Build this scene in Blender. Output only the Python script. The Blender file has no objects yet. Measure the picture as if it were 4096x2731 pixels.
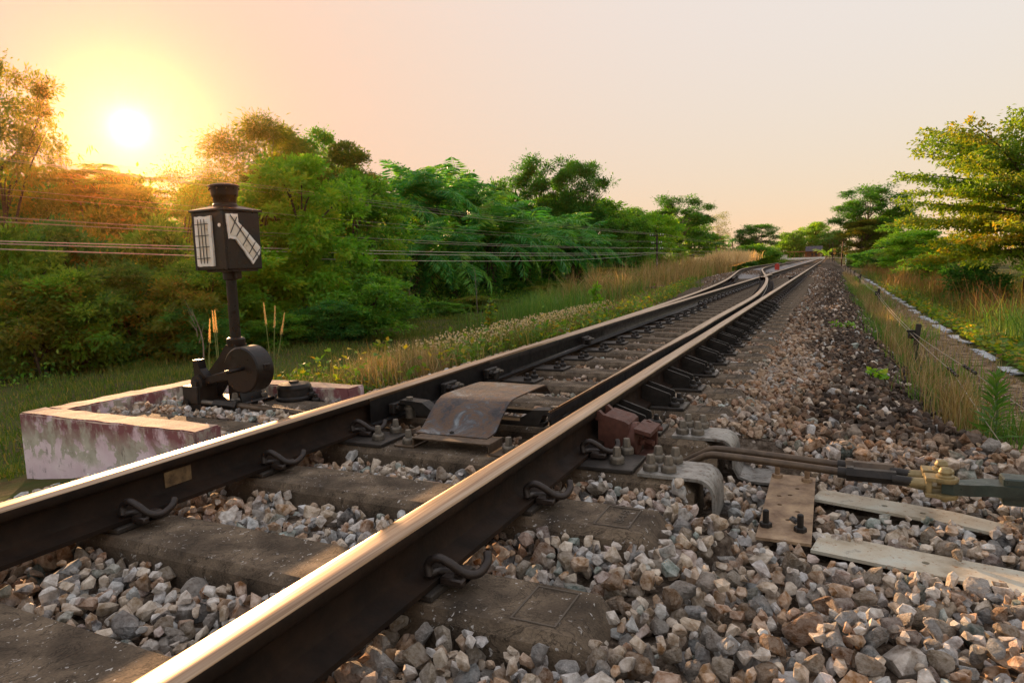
import bpy, bmesh, math, random
import numpy as np
from mathutils import Vector, Matrix

random.seed(7); RNG = np.random.default_rng(7)
scene = bpy.context.scene
COL = scene.collection
rad = math.radians

# ------------------------------------------------------------------ camera
cam_d = bpy.data.cameras.new('camera'); cam = bpy.data.objects.new('camera', cam_d); COL.objects.link(cam)
YAW, PITCH, ROLL = 0.44406, 0.11224, -0.03255
F = Vector((-math.sin(YAW)*math.cos(PITCH), math.cos(YAW)*math.cos(PITCH), -math.sin(PITCH)))
R0 = Vector((math.cos(YAW), math.sin(YAW), 0)); U0 = R0.cross(F)
RR = R0*math.cos(ROLL)+U0*math.sin(ROLL); UU = -R0*math.sin(ROLL)+U0*math.cos(ROLL)
CAM = Vector((1.402, 0.0, 0.573))
cam.matrix_world = Matrix(((RR.x, UU.x, -F.x, CAM.x), (RR.y, UU.y, -F.y, CAM.y), (RR.z, UU.z, -F.z, CAM.z), (0, 0, 0, 1)))
cam_d.sensor_width = 36; cam_d.lens = 23.544; cam_d.clip_end = 3000; cam_d.clip_start = 0.02
scene.camera = cam

# ------------------------------------------------------------------ sky, sun, exposure
SUN = Vector((-0.794, 0.578, 0.187)).normalized()
SUN_EL = math.asin(SUN.z); SUN_AZ = math.atan2(SUN.x, SUN.y)
world = bpy.data.worlds.new('World'); scene.world = world; world.use_nodes = True
wn = world.node_tree; wn.nodes.clear()
w_out = wn.nodes.new('ShaderNodeOutputWorld'); w_bg = wn.nodes.new('ShaderNodeBackground')
w_sky = wn.nodes.new('ShaderNodeTexSky'); w_sky.sky_type = 'NISHITA'; w_sky.sun_disc = False
w_sky.sun_elevation = SUN_EL; w_sky.sun_rotation = SUN_AZ
w_sky.air_density = 1.0; w_sky.dust_density = 1.0; w_sky.ozone_density = 0.0; w_sky.altitude = 0
# thin sunset haze: the sky's own hue with its brightness evened out, a pale veil over all of it, and the glow round the sun
def wmath(op, a, b):
    n = wn.nodes.new('ShaderNodeMath'); n.operation = op
    for i, v in enumerate((a, b)):
        if isinstance(v, float): n.inputs[i].default_value = v
        else: wn.links.new(v, n.inputs[i])
    return n.outputs[0]
def wmix(mode, fac, a, b):
    n = wn.nodes.new('ShaderNodeMix'); n.data_type = 'RGBA'; n.blend_type = mode; n.clamp_result = False
    for k, v in (('Factor', fac), ('A', a), ('B', b)):
        if isinstance(v, (float, tuple)): n.inputs[k].default_value = v
        else: wn.links.new(v, n.inputs[k])
    return n.outputs['Result']
def wscale(col, f):
    n = wn.nodes.new('ShaderNodeVectorMath'); n.operation = 'SCALE'; wn.links.new(col, n.inputs[0])
    if isinstance(f, float): n.inputs['Scale'].default_value = f
    else: wn.links.new(f, n.inputs['Scale'])
    return n.outputs[0]
w_bw = wn.nodes.new('ShaderNodeRGBToBW'); wn.links.new(w_sky.outputs[0], w_bw.inputs[0]); lum = w_bw.outputs[0]
even = wscale(w_sky.outputs[0], wmath('DIVIDE', 1.0, wmath('POWER', lum, 1.15)))
even = wmix('MULTIPLY', 1.0, even, (1.2, 0.915, 0.765, 1))
veil = wmix('MIX', 0.45, even, (1.0, 0.86, 0.78, 1))
w_tc = wn.nodes.new('ShaderNodeTexCoord'); w_dot = wn.nodes.new('ShaderNodeVectorMath'); w_dot.operation = 'DOT_PRODUCT'
wn.links.new(w_tc.outputs['Generated'], w_dot.inputs[0]); w_dot.inputs[1].default_value = SUN
cosang = wmath('MAXIMUM', w_dot.outputs['Value'], 0.0)
glow = wmath('ADD', wmath('MULTIPLY', wmath('POWER', cosang, 4500.0), 1.2), wmath('MULTIPLY', wmath('POWER', cosang, 160.0), 0.05))
w_rgb = wn.nodes.new('ShaderNodeRGB'); w_rgb.outputs[0].default_value = (1.0, 0.9, 0.7, 1)
full = wmix('ADD', 1.0, veil, wscale(w_rgb.outputs[0], glow))
SKY_GAIN = 3.0
wn.links.new(wscale(full, SKY_GAIN), w_bg.inputs['Color']); w_bg.inputs['Strength'].default_value = 0.1
wn.links.new(w_bg.outputs[0], w_out.inputs['Surface'])
sun_d = bpy.data.lights.new('sun', 'SUN'); sun_d.energy = 5.0; sun_d.angle = rad(0.6); sun_d.color = (1.0, 0.58, 0.28)
sun = bpy.data.objects.new('sun', sun_d); COL.objects.link(sun)
sun.rotation_mode = 'QUATERNION'; sun.rotation_quaternion = SUN.to_track_quat('Z', 'Y'); sun.location = (0, 0, 30)
vs = scene.view_settings; vs.view_transform = 'Standard'; vs.look = 'None'; vs.gamma = 1; vs.use_curve_mapping = False
vs.exposure = 1.65
scene.cycles.max_bounces = 6; scene.cycles.volume_bounces = 0; scene.cycles.transparent_max_bounces = 4
scene.cycles.diffuse_bounces = 3; scene.cycles.glossy_bounces = 3; scene.cycles.transmission_bounces = 3
scene.cycles.use_denoising = True; scene.cycles.sample_clamp_indirect = 6

# ------------------------------------------------------------------ helpers
def tag(o, label=None, cat=None, group=None, kind=None):
    if label: o['label'] = label
    if cat: o['category'] = cat
    if group: o['group'] = group
    if kind: o['kind'] = kind
    return o
def link(name, data, mats=None, parent=None):
    o = bpy.data.objects.new(name, data); COL.objects.link(o)
    if mats is not None and data is not None and not data.materials:
        for m in (mats if isinstance(mats, (list, tuple)) else [mats]): data.materials.append(m)
    if parent: o.parent = parent
    return o
def empty(name, loc=(0, 0, 0), rz=0.0):
    o = bpy.data.objects.new(name, None); COL.objects.link(o); o.location = loc; o.rotation_euler = (0, 0, rz); o.empty_display_size = 0.1
    return o
def part(name, mesh, parent, loc=(0, 0, 0), rot=(0, 0, 0), sc=1.0):
    o = bpy.data.objects.new(name, mesh); COL.objects.link(o); o.parent = parent; o.location = loc; o.rotation_euler = rot
    o.scale = (sc, sc, sc) if not isinstance(sc, tuple) else sc
    return o
def np_mesh(name, verts, faces, mats=None, attr=None, smooth=False, midx=None):
    """verts (N,3), faces (M,k) all of one size; attr {name: per-face float}."""
    verts = np.ascontiguousarray(verts, dtype=np.float32); faces = np.ascontiguousarray(faces, dtype=np.int32)
    me = bpy.data.meshes.new(name); M, k = faces.shape
    me.vertices.add(len(verts)); me.vertices.foreach_set('co', verts.ravel())
    me.loops.add(M*k); me.loops.foreach_set('vertex_index', faces.ravel())
    me.polygons.add(M); me.polygons.foreach_set('loop_start', np.arange(0, M*k, k, dtype=np.int32))
    if midx is not None: me.polygons.foreach_set('material_index', np.asarray(midx, dtype=np.int32))
    me.update(calc_edges=True)
    if not smooth: me.shade_flat()
    else: me.shade_smooth()
    for a, v in (attr or {}).items():
        la = me.attributes.new(a, 'FLOAT', 'FACE'); la.data.foreach_set('value', np.asarray(v, dtype=np.float32))
    for m in (mats if isinstance(mats, (list, tuple)) else [mats] if mats else []): me.materials.append(m)
    return me

class MB:
    """collects shapes into one mesh"""
    def __init__(s): s.v = []; s.f = []; s.m = []; s.sm = []
    def add(s, vs, fs, mi=0, smooth=False):
        b = len(s.v); s.v += [tuple(v) for v in vs]; s.f += [tuple(b+i for i in f) for f in fs]; s.m += [mi]*len(fs); s.sm += [smooth]*len(fs); return s
    def box(s, c, d, mi=0, ch=0.0, M=None):
        x, y, z = d[0]/2, d[1]/2, d[2]/2
        if ch <= 0:
            vs = [(-x,-y,-z),(x,-y,-z),(x,y,-z),(-x,y,-z),(-x,-y,z),(x,-y,z),(x,y,z),(-x,y,z)]
            fs = [(0,3,2,1),(4,5,6,7),(0,1,5,4),(1,2,6,5),(2,3,7,6),(3,0,4,7)]
        else:
            bm = bmesh.new(); bmesh.ops.create_cube(bm, size=1.0)
            for v in bm.verts: v.co = Vector((v.co.x*d[0], v.co.y*d[1], v.co.z*d[2]))
            bmesh.ops.bevel(bm, geom=list(bm.edges), offset=ch, segments=1, affect='EDGES', profile=0.5)
            bm.verts.index_update(); vs = [v.co.copy() for v in bm.verts]; fs = [tuple(v.index for v in f.verts) for f in bm.faces]; bm.free()
        vs = [Vector(v) for v in vs]
        if M is not None: vs = [M @ v for v in vs]
        c = Vector(c); return s.add([v+c for v in vs], fs, mi)
    def prism(s, poly, axis, a, b, mi=0, smooth=False):
        """poly: list of 2D points in the other two axes (cyclic order of axes), extruded from a to b along axis"""
        n = len(poly); vs = []
        for t in (a, b):
            for (p, q) in poly:
                vs.append((t, p, q) if axis == 0 else (p, t, q) if axis == 1 else (p, q, t))
        fs = [(i, (i+1) % n, n+(i+1) % n, n+i) for i in range(n)] + [tuple(range(n))[::-1], tuple(range(n, 2*n))]
        return s.add(vs, fs, mi, smooth)
    def lathe(s, prof, c=(0, 0, 0), n=24, axis=2, mi=0, smooth=True, cap=True):
        vs = []; fs = []; m = len(prof)
        for k in range(n):
            a = 2*math.pi*k/n
            for (r, h) in prof:
                x, y = r*math.cos(a), r*math.sin(a)
                p = (x, y, h) if axis == 2 else (h, x, y) if axis == 0 else (y, h, x)
                vs.append((p[0]+c[0], p[1]+c[1], p[2]+c[2]))
        for k in range(n):
            k2 = (k+1) % n
            for i in range(m-1): fs.append((k*m+i, k2*m+i, k2*m+i+1, k*m+i+1))
        s.add(vs, fs, mi, smooth)
        if cap:
            for idx in (0, m-1):
                if prof[idx][0] > 1e-6:
                    ring = [vs[k*m+idx] for k in range(n)]
                    s.add(ring, [tuple(range(n)) if idx else tuple(range(n))[::-1]], mi)
        return s
    def tube(s, pts, r, n=8, mi=0, smooth=True, caps=True):
        pts = [Vector(p) for p in pts]; rs = r if isinstance(r, (list, tuple)) else [r]*len(pts)
        vs = []; up = None
        for i, p in enumerate(pts):
            t = ((pts[min(i+1, len(pts)-1)]-pts[max(i-1, 0)])).normalized()
            if up is None:
                up = Vector((0, 0, 1)) if abs(t.z) < 0.9 else Vector((1, 0, 0))
            a = t.cross(up).normalized(); up = a.cross(t).normalized()
            for k in range(n):
                th = 2*math.pi*k/n; vs.append(p+(a*math.cos(th)+up*math.sin(th))*rs[i])
        fs = []
        for i in range(len(pts)-1):
            for k in range(n):
                fs.append((i*n+k, i*n+(k+1) % n, (i+1)*n+(k+1) % n, (i+1)*n+k))
        s.add(vs, fs, mi, smooth)
        if caps:
            s.add(vs[:n], [tuple(range(n))], mi); s.add(vs[-n:], [tuple(range(n))[::-1]], mi)
        return s
    def hexa(s, c, r, h, mi=0, taper=1.0, n=6, rot=0.0, axis=2):
        return s.lathe([(r, 0), (r*taper, h)], c, n=n, axis=axis, mi=mi, smooth=False)
    def mesh(s, name, mats=None):
        me = bpy.data.meshes.new(name); me.from_pydata(s.v, [], s.f); me.update()
        me.polygons.foreach_set('material_index', s.m); me.polygons.foreach_set('use_smooth', s.sm)
        bm = bmesh.new(); bm.from_mesh(me); bmesh.ops.recalc_face_normals(bm, faces=list(bm.faces)); bm.to_mesh(me); bm.free()
        if any(s.sm): me.set_sharp_from_angle(angle=rad(38))
        for m in (mats if isinstance(mats, (list, tuple)) else [mats] if mats else []): me.materials.append(m)
        return me
    def obj(s, name, mats, parent=None, loc=(0, 0, 0), rot=(0, 0, 0)):
        o = bpy.data.objects.new(name, s.mesh(name, mats)); COL.objects.link(o); o.parent = parent; o.location = loc; o.rotation_euler = rot
        return o

def smooth_path(pts, n=6):
    """Catmull-Rom through points"""
    P = [Vector(p) for p in pts]; P = [P[0]*2-P[1]]+P+[P[-1]*2-P[-2]]; out = []
    for i in range(1, len(P)-2):
        for k in range(n):
            t = k/n; a, b, c, d = P[i-1], P[i], P[i+1], P[i+2]
            out.append(0.5*((2*b)+(c-a)*t+(2*a-5*b+4*c-d)*t*t+(3*b-a-3*c+d)*t**3))
    out.append(P[-2]); return out

_ONES = ['first','second','third','fourth','fifth','sixth','seventh','eighth','ninth','tenth','eleventh','twelfth','thirteenth','fourteenth','fifteenth','sixteenth','seventeenth','eighteenth','nineteenth']
_TENS = {2: ('twentieth', 'twenty'), 3: ('thirtieth', 'thirty'), 4: ('fortieth', 'forty'), 5: ('fiftieth', 'fifty'), 6: ('sixtieth', 'sixty'), 7: ('seventieth', 'seventy')}
def ordinal(n):
    if n < 20: return _ONES[n-1]
    t, o = divmod(n, 10); return _TENS[t][0] if o == 0 else _TENS[t][1]+'-'+_ONES[o-1]

# ------------------------------------------------------------------ materials
class N:
    def __init__(s, name, rough=0.8, metal=0.0, spec=0.5):
        s.m = bpy.data.materials.new(name); s.m.use_nodes = True; s.t = s.m.node_tree; s.b = s.t.nodes['Principled BSDF']; s.out = s.t.nodes['Material Output']
        s.set('Roughness', rough); s.set('Metallic', metal); s.set('Specular IOR Level', spec); s._c = {}
    def set(s, k, v):
        if isinstance(v, bpy.types.NodeSocket): s.t.links.new(v, s.b.inputs[k])
        elif isinstance(v, tuple): s.b.inputs[k].default_value = v if len(v) == 4 else (*v, 1)
        else: s.b.inputs[k].default_value = v
        return s
    def nd(s, typ, **kw):
        n = s.t.nodes.new(typ)
        for k, v in kw.items(): setattr(n, k, v)
        return n
    def put(s, sock, v):
        if isinstance(v, bpy.types.NodeSocket): s.t.links.new(v, sock)
        elif isinstance(v, tuple) and len(v) == 3 and sock.type == 'RGBA': sock.default_value = (*v, 1)
        else: sock.default_value = v
    def co(s, kind='Object', scale=(1, 1, 1)):
        key = (kind, scale)
        if key in s._c: return s._c[key]
        o = s.nd('ShaderNodeTexCoord').outputs[kind]
        if scale != (1, 1, 1):
            mp = s.nd('ShaderNodeMapping'); mp.inputs['Scale'].default_value = scale; s.t.links.new(o, mp.inputs[0]); o = mp.outputs[0]
        s._c[key] = o; return o
    def noise(s, scale, detail=4, rough=0.55, co=None, dist=0.0):
        n = s.nd('ShaderNodeTexNoise'); n.inputs['Scale'].default_value = scale; n.inputs['Detail'].default_value = detail; n.inputs['Roughness'].default_value = rough
        n.inputs['Distortion'].default_value = dist; s.t.links.new(co or s.co(), n.inputs['Vector']); return n.outputs['Fac']
    def voro(s, scale, feat='F1', co=None):
        n = s.nd('ShaderNodeTexVoronoi', feature=feat); n.inputs['Scale'].default_value = scale; s.t.links.new(co or s.co(), n.inputs['Vector']); return n
    def ramp(s, fac, stops, interp='LINEAR'):
        n = s.nd('ShaderNodeValToRGB'); cr = n.color_ramp; cr.interpolation = interp
        while len(cr.elements) > len(stops): cr.elements.remove(cr.elements[-1])
        while len(cr.elements) < len(stops): cr.elements.new(0.5)
        for e, (p, c) in zip(cr.elements, stops):
            e.position = p; e.color = (*c, 1) if isinstance(c, tuple) else (c, c, c, 1)
        s.put(n.inputs[0], fac); return n.outputs[0]
    def mix(s, fac, a, b, mode='MIX'):
        n = s.nd('ShaderNodeMix', data_type='RGBA', blend_type=mode); s.put(n.inputs['Factor'], fac); s.put(n.inputs['A'], a); s.put(n.inputs['B'], b); return n.outputs['Result']
    def math(s, op, a, b=0.0):
        n = s.nd('ShaderNodeMath', operation=op); s.put(n.inputs[0], a); s.put(n.inputs[1], b); return n.outputs[0]
    def attr(s, name):
        return s.nd('ShaderNodeAttribute', attribute_name=name).outputs['Fac']
    def objrand(s): return s.nd('ShaderNodeObjectInfo').outputs['Random']
    def bump(s, h, strength=0.4, dist=0.01):
        n = s.nd('ShaderNodeBump'); n.inputs['Strength'].default_value = strength; n.inputs['Distance'].default_value = dist; s.put(n.inputs['Height'], h); s.t.links.new(n.outputs[0], s.b.inputs['Normal']); return s

def stone_mat(name, per_object):
    n = N(name, 0.88, 0, 0.3)
    r = n.objrand() if per_object else n.attr('rnd')
    base = n.ramp(r, [(0, (.56,.44,.30)), (.09, (.64,.60,.54)), (.18, (.38,.19,.075)), (.26, (.46,.51,.53)), (.36, (.72,.62,.48)), (.45, (.46,.28,.13)), (.54, (.58,.60,.62)), (.63, (.09,.10,.115)), (.68, (.60,.48,.33)), (.77, (.24,.34,.31)), (.82, (.46,.35,.31)), (.87, (.80,.78,.74)), (.94, (.50,.27,.10))], 'CONSTANT')
    v = n.noise(45 if not per_object else 2.2, 5, 0.65); v2 = n.noise(14 if not per_object else 0.9, 3)
    c = n.mix(n.ramp(v2, [(.45, 0.0), (.62, .8)]), base, n.mix(.55, base, (.30, .17, .08)))
    c = n.mix(n.ramp(v, [(.36, 0.0), (.5, .5), (.68, 1.0)]), n.mix(1.0, c, (.50, .46, .42), 'MULTIPLY'), n.mix(.45, c, (.78, .74, .68)))
    if not per_object:
        d = n.attr('dirt'); c = n.mix(n.ramp(d, [(.05, 0.0), (.4, .85)]), c, n.mix(1.0, c, (.58, .43, .31), 'MULTIPLY')); c = n.mix(n.ramp(d, [(.42, 0.0), (.95, .93)]), c, (.030, .022, .017))
    n.set('Base Color', c); n.bump(n.noise(110 if not per_object else 5.5, 6, .7), 0.8, .006 if not per_object else .12)
    return n.m
M_STONE = stone_mat('ballast_stone', False); M_STONE1 = stone_mat('ballast_stone_single', True)

def m_concrete():
    n = N('sleeper_concrete', 0.9, 0, .12)
    big = n.noise(7, 4); fine = n.noise(160, 3)
    c = n.ramp(big, [(.3, (.040,.032,.025)), (.5, (.10,.078,.057)), (.72, (.20,.155,.11))])
    c = n.mix(n.ramp(fine, [(.35, .0), (.65, .6)]), c, n.mix(1, c, (1.7, 1.65, 1.55), 'MULTIPLY'))
    c = n.mix(n.math('MULTIPLY', n.ramp(n.noise(75, 2, .5, dist=.8), [(.66, 0.0), (.69, 1.0)]), n.ramp(n.noise(9, 2), [(.45, 0.0), (.58, 1.0)])), c, (.55, .52, .48))
    c = n.mix(n.ramp(n.noise(6, 6, .7, dist=1.2), [(.485, 0.0), (.5, .75), (.515, 0.0)]), c, (.025, .02, .016))
    # rust bled from the rails (follows the rail seat, x = +-0.53)
    sx = n.nd('ShaderNodeSeparateXYZ'); n.t.links.new(n.co(), sx.inputs[0])
    dx = n.math('ABSOLUTE', n.math('SUBTRACT', n.math('ABSOLUTE', sx.outputs[0]), .53))
    c = n.mix(n.math('MULTIPLY', n.ramp(dx, [(.04, .8), (.13, 0.0)]), n.ramp(n.noise(16, 3), [(.3, .5), (.7, 1.0)])), c, (.06, .036, .02))
    n.set('Base Color', c); n.bump(n.math('ADD', n.noise(200, 5, .7), n.noise(25, 4)), .7, .006); return n.m
M_CONC = m_concrete()
def m_rust(name, c0, c1, rough=.62, metal=.25, scale=18, bump=.3, spec=.5):
    n = N(name, rough, metal)
    c = n.ramp(n.noise(scale, 5, .65), [(.3, c0), (.72, c1)]); n.set('Base Color', c)
    n.set('Roughness', n.ramp(n.noise(scale*2.2, 3), [(.3, rough-.14), (.75, min(1, rough+.14))])); n.bump(n.noise(scale*9, 4), bump, .003); n.set('Specular IOR Level', spec); return n.m
M_RAIL = m_rust('rail_rust', (.008,.006,.005), (.030,.017,.010), .68, 0, 9, .3, .14)
M_BLADE = m_rust('switch_blade_steel', (.014,.014,.015), (.045,.042,.04), .45, .2, 12, .3, .35)
M_IRON = m_rust('dark_iron', (.010,.009,.008), (.032,.027,.023), .5, .1, 25, .3, .3)
M_CLIP = m_rust('clip_steel', (.014,.011,.010), (.045,.032,.025), .42, .2, 40, .3, .4)
M_BOLT = m_rust('bolt_steel', (.10,.09,.075), (.22,.19,.15), .5, .6, 60)
M_PLATE = m_rust('slide_plate_steel', (.014,.012,.011), (.05,.042,.034), .48, .1, 14, .3, .35)
M_RUSTP = m_rust('rusty_plate', (.10,.05,.025), (.46,.33,.20), .7, .1, 11)
def m_flat():
    n = N('weathered_flat_bar', .6, .1); c = n.ramp(n.noise(7, 5, .7), [(.3, (.28,.22,.14)), (.5, (.46,.41,.31)), (.72, (.50,.52,.45))]); c = n.mix(n.ramp(n.noise(60, 4, .7), [(.60, 0.0), (.66, .85)]), c, (.24, .11, .04)); c = n.mix(n.ramp(n.noise(14, 5, .7), [(.62, 0.0), (.72, .7)]), c, (.10, .06, .035)); n.set('Base Color', c); n.bump(n.noise(90, 4), .35, .003); return n.m
M_FLAT = m_flat()
M_REDBOX = m_rust('red_oxide', (.05,.016,.010), (.125,.045,.028), .65, .1, 22)
M_ROD = m_rust('brown_rod', (.045,.03,.02), (.13,.09,.055), .5, .3, 16)
M_BRASS = m_rust('yellow_fork', (.16,.12,.05), (.34,.27,.13), .5, .35, 25)
M_GREEN = m_rust('green_paint_steel', (.018,.028,.024), (.05,.075,.062), .4, .1, 14)
M_BLACK = m_rust('black_paint', (.006,.005,.005), (.017,.012,.009), .38, 0.0, 12, .12, .3)
M_BROWNSTEEL = m_rust('rust_sign', (.07,.022,.012), (.15,.055,.028), .75, 0, 6)
def m_polish():
    n = N('polished_rail_head', .22, 1.0)
    st = n.noise(3.0, 5, .6, n.co('Object', (40, .5, 40)))
    n.set('Base Color', n.ramp(st, [(.3, (.20,.13,.08)), (.5, (.40,.29,.20)), (.72, (.56,.45,.34))])); n.set('Roughness', n.ramp(n.noise(5, 4, .6, n.co('Object', (60, 1.2, 60))), [(.3, .28), (.75, .52)])); return n.m
M_POLISH = m_polish()
def m_hood():
    n = N('hood_steel', .5, .35)
    c = n.ramp(n.noise(7, 5, .7, dist=.6), [(.30, (.014,.015,.019)), (.42, (.045,.04,.042)), (.50, (.095,.055,.03)), (.57, (.06,.058,.062)), (.68, (.19,.225,.245))])
    c = n.mix(n.ramp(n.noise(30, 4), [(.55, 0.0), (.7, .7)]), c, (.12, .06, .03)); n.set('Base Color', c)
    n.set('Roughness', n.ramp(n.noise(22, 4), [(.3, .26), (.7, .58)])); n.bump(n.math('ADD', n.noise(26, 5, .7, dist=1.0), n.noise(120, 3)), .5, .004); return n.m
M_HOOD = m_hood()
def m_strap():
    n = N('galvanised_strap', .5, .45)
    c = n.ramp(n.noise(16, 5, .7), [(.3, (.09,.085,.075)), (.5, (.27,.26,.235)), (.75, (.38,.365,.33))]); c = n.mix(n.ramp(n.noise(45, 4), [(.55, 0.0), (.66, .8)]), c, (.10, .06, .035))
    n.set('Base Color', c); n.bump(n.noise(80, 4), .35, .003); return n.m
M_STRAP = m_strap()
def m_wall():
    n = N('peeling_pink_wall', .85)
    sx = n.nd('ShaderNodeSeparateXYZ'); n.t.links.new(n.co(), sx.inputs[0]); z = n.math('DIVIDE', n.math('ADD', n.math('ADD', sx.outputs[2], .62), n.math('MULTIPLY', n.math('SUBTRACT', n.noise(11, 4), .5), .12)), .52)
    pink = n.ramp(n.noise(9, 4), [(.3, (.64,.50,.56)), (.7, (.76,.66,.70))])
    peel = n.ramp(n.noise(8, 6, .62, dist=.5), [(.47, 0.0), (.49, 1.0)])
    c = n.mix(n.math('MULTIPLY', peel, n.ramp(z, [(.54, 0.0), (.62, 1.0)])), pink, n.ramp(n.noise(15, 4), [(.3, (.33,.32,.25)), (.7, (.52,.50,.42))]))
    c = n.mix(n.math('MULTIPLY', n.ramp(z, [(.70, 0.0), (.92, 1.0)]), n.ramp(n.noise(9, 6, .7, n.co('Object', (1, 1, .5))), [(.44, .1), (.56, 1.0)])), c, (.20, .075, .08))
    c = n.mix(n.ramp(n.noise(24, 6, .75, n.co('Object', (1, 1, .45))), [(.58, 0.0), (.72, .8)]), c, (.07, .05, .045))
    n.set('Base Color', c); n.bump(n.math('ADD', peel, n.noise(90, 4)), .3, .004); return n.m
M_WALL = m_wall()
def m_walltop():
    n = N('wall_top_mortar', .9); c = n.ramp(n.noise(14, 5, .7), [(.3, (.30,.20,.14)), (.55, (.47,.34,.25)), (.75, (.55,.40,.33))]); c = n.mix(n.ramp(n.noise(70, 3), [(.6, 0.0), (.72, .7)]), c, (.14, .07, .05))
    n.set('Base Color', c); n.bump(n.noise(80, 5, .7), .6, .008); return n.m
M_WTOP = m_walltop()
def m_white():
    n = N('chipped_white_paint', .55); c = n.ramp(n.noise(26, 5, .7), [(.28, (.30,.24,.17)), (.36, (.72,.68,.60)), (.7, (.82,.80,.76))]); n.set('Base Color', c); n.bump(n.noise(60, 3), .25, .003); return n.m
M_WHITE = m_white()
def m_cream():
    n = N('milky_lamp_glass', .3); c = n.ramp(n.noise(18, 5, .7), [(.25, (.20,.13,.07)), (.36, (.66,.57,.44)), (.7, (.76,.70,.60))]); n.set('Base Color', c); return n.m
M_CREAM = m_cream()
def plain(name, c, rough=.7, metal=0.0, var=.25, scale=8):
    n = N(name, rough, metal); n.set('Base Color', n.ramp(n.noise(scale, 4), [(.25, tuple(x*(1-var) for x in c)), (.75, tuple(x*(1+var) for x in c))])); return n.m
M_PORC = plain('porcelain', (.75,.74,.70), .25, 0, .05)
M_WOODPOLE = plain('tarred_wood', (.03,.024,.018), .8)
M_WIRE = plain('dull_wire', (.30,.25,.18), .45, .5)
M_CABLE = plain('pale_cable', (.52,.46,.36), .5)
M_BARK = plain('bark', (.085,.062,.042), .9, 0, .45, 14); M_BARKP = plain('pale_bark', (.20,.16,.12), .9, 0, .35, 14)
M_REDP = plain('red_paint', (.42,.035,.02), .5, 0, .2); M_YELLOW = plain('yellow_sign', (.62,.30,.035), .5); M_POSTW = plain('white_post', (.55,.6,.63), .5)
M_WOOD = plain('warm_timber', (.22,.10,.04), .8, 0, .4, 4); M_ROOF = plain('slate_roof', (.055,.05,.06), .8, 0, .3, 3); M_BUILD = plain('white_render', (.62,.62,.60), .8)
M_KERB = plain('pale_kerb_stone', (.42,.45,.49), .75, 0, .3, 9); M_LILAC = plain('litter_white', (.7,.7,.72), .6)

def leaf_mat(name, stops, trans=.45, obj_var=.25, rough=.55, tcol=1.5):
    """diffuse and translucent leaf, colour varies from leaf to leaf"""
    m = bpy.data.materials.new(name); m.use_nodes = True; t = m.node_tree; t.nodes.clear()
    n = N.__new__(N); n.m = m; n.t = t; n._c = {}
    r = n.attr('rnd'); c = n.ramp(r, stops)
    oi = n.objrand(); c = n.mix(n.math('MULTIPLY', oi, obj_var), c, n.mix(1, c, (1.5, 1.1, .5), 'MULTIPLY'))
    d = n.nd('ShaderNodeBsdfPrincipled'); d.inputs['Roughness'].default_value = rough; d.inputs['Specular IOR Level'].default_value = .35; n.put(d.inputs['Base Color'], c)
    tr = n.nd('ShaderNodeBsdfTranslucent'); n.put(tr.inputs['Color'], n.mix(1, c, (tcol*1.25, tcol*1.15, tcol*.45), 'MULTIPLY'))
    mx = n.nd('ShaderNodeMixShader'); mx.inputs[0].default_value = trans; t.links.new(d.outputs[0], mx.inputs[1]); t.links.new(tr.outputs[0], mx.inputs[2])
    out = n.nd('ShaderNodeOutputMaterial'); t.links.new(mx.outputs[0], out.inputs['Surface']); return m
G_MID = leaf_mat('leaf_mid_green', [(0, (0.042,0.126,0.014)), (.5, (0.084,0.240,0.024)), (.85, (0.156,0.336,0.036)), (1, (0.240,0.300,0.042))], .45)
G_DARK = leaf_mat('leaf_dark_green', [(0, (0.022,0.102,0.019)), (.6, (0.048,0.186,0.031)), (1, (0.102,0.264,0.036))], .38)
G_OLIVE = leaf_mat('leaf_olive', [(0, (0.066,0.102,0.017)), (.55, (0.120,0.174,0.024)), (.88, (0.192,0.192,0.034)), (1, (0.240,0.132,0.030))], .5)
G_BRIGHT = leaf_mat('leaf_bright_green', [(0, (0.084,0.240,0.017)), (.6, (0.156,0.360,0.026)), (1, (0.300,0.384,0.036))], .45)
G_PALM = leaf_mat('leaf_palm', [(0, (.02,.13,.03)), (.6, (.05,.24,.04)), (.9, (.14,.33,.035)), (1, (.20,.19,.06))], .35, rough=.5)
G_GOLD = leaf_mat('leaf_golden', [(0, (.08,.20,.018)), (.5, (.15,.28,.024)), (.8, (.26,.31,.03)), (1, (.36,.26,.03))], .45, tcol=1.15)
G_GRASS = leaf_mat('grass_green', [(0, (0.042,0.090,0.014)), (.55, (0.084,0.150,0.022)), (.85, (0.156,0.168,0.036)), (1, (0.264,0.204,0.072))], .4)
G_LUSH = leaf_mat('grass_lush', [(0, (0.048,0.132,0.024)), (.6, (0.084,0.204,0.036)), (1, (0.168,0.240,0.060))], .4)
G_DRY = leaf_mat('grass_dry', [(0, (.16,.11,.045)), (.35, (.30,.21,.10)), (.7, (.40,.31,.17)), (.85, (.46,.38,.24)), (.9, (.13,.17,.04)), (1, (.10,.15,.03))], .35, tcol=1.0)
G_RUST = leaf_mat('grass_russet', [(0, (.13,.07,.025)), (.5, (.24,.13,.045)), (.8, (.34,.22,.09)), (.88, (.12,.13,.03)), (1, (.09,.12,.025))], .35, tcol=1.0)
G_PLUME = leaf_mat('plume_pale', [(0, (.48,.36,.26)), (.6, (.60,.48,.38)), (1, (.66,.56,.46))], .5, tcol=1.1)
G_VINE = leaf_mat('vine_leaf', [(0, (.06,.16,.02)), (.55, (.12,.24,.025)), (.8, (.26,.28,.03)), (.93, (.40,.28,.02)), (1, (.16,.09,.04))], .45)

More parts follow.
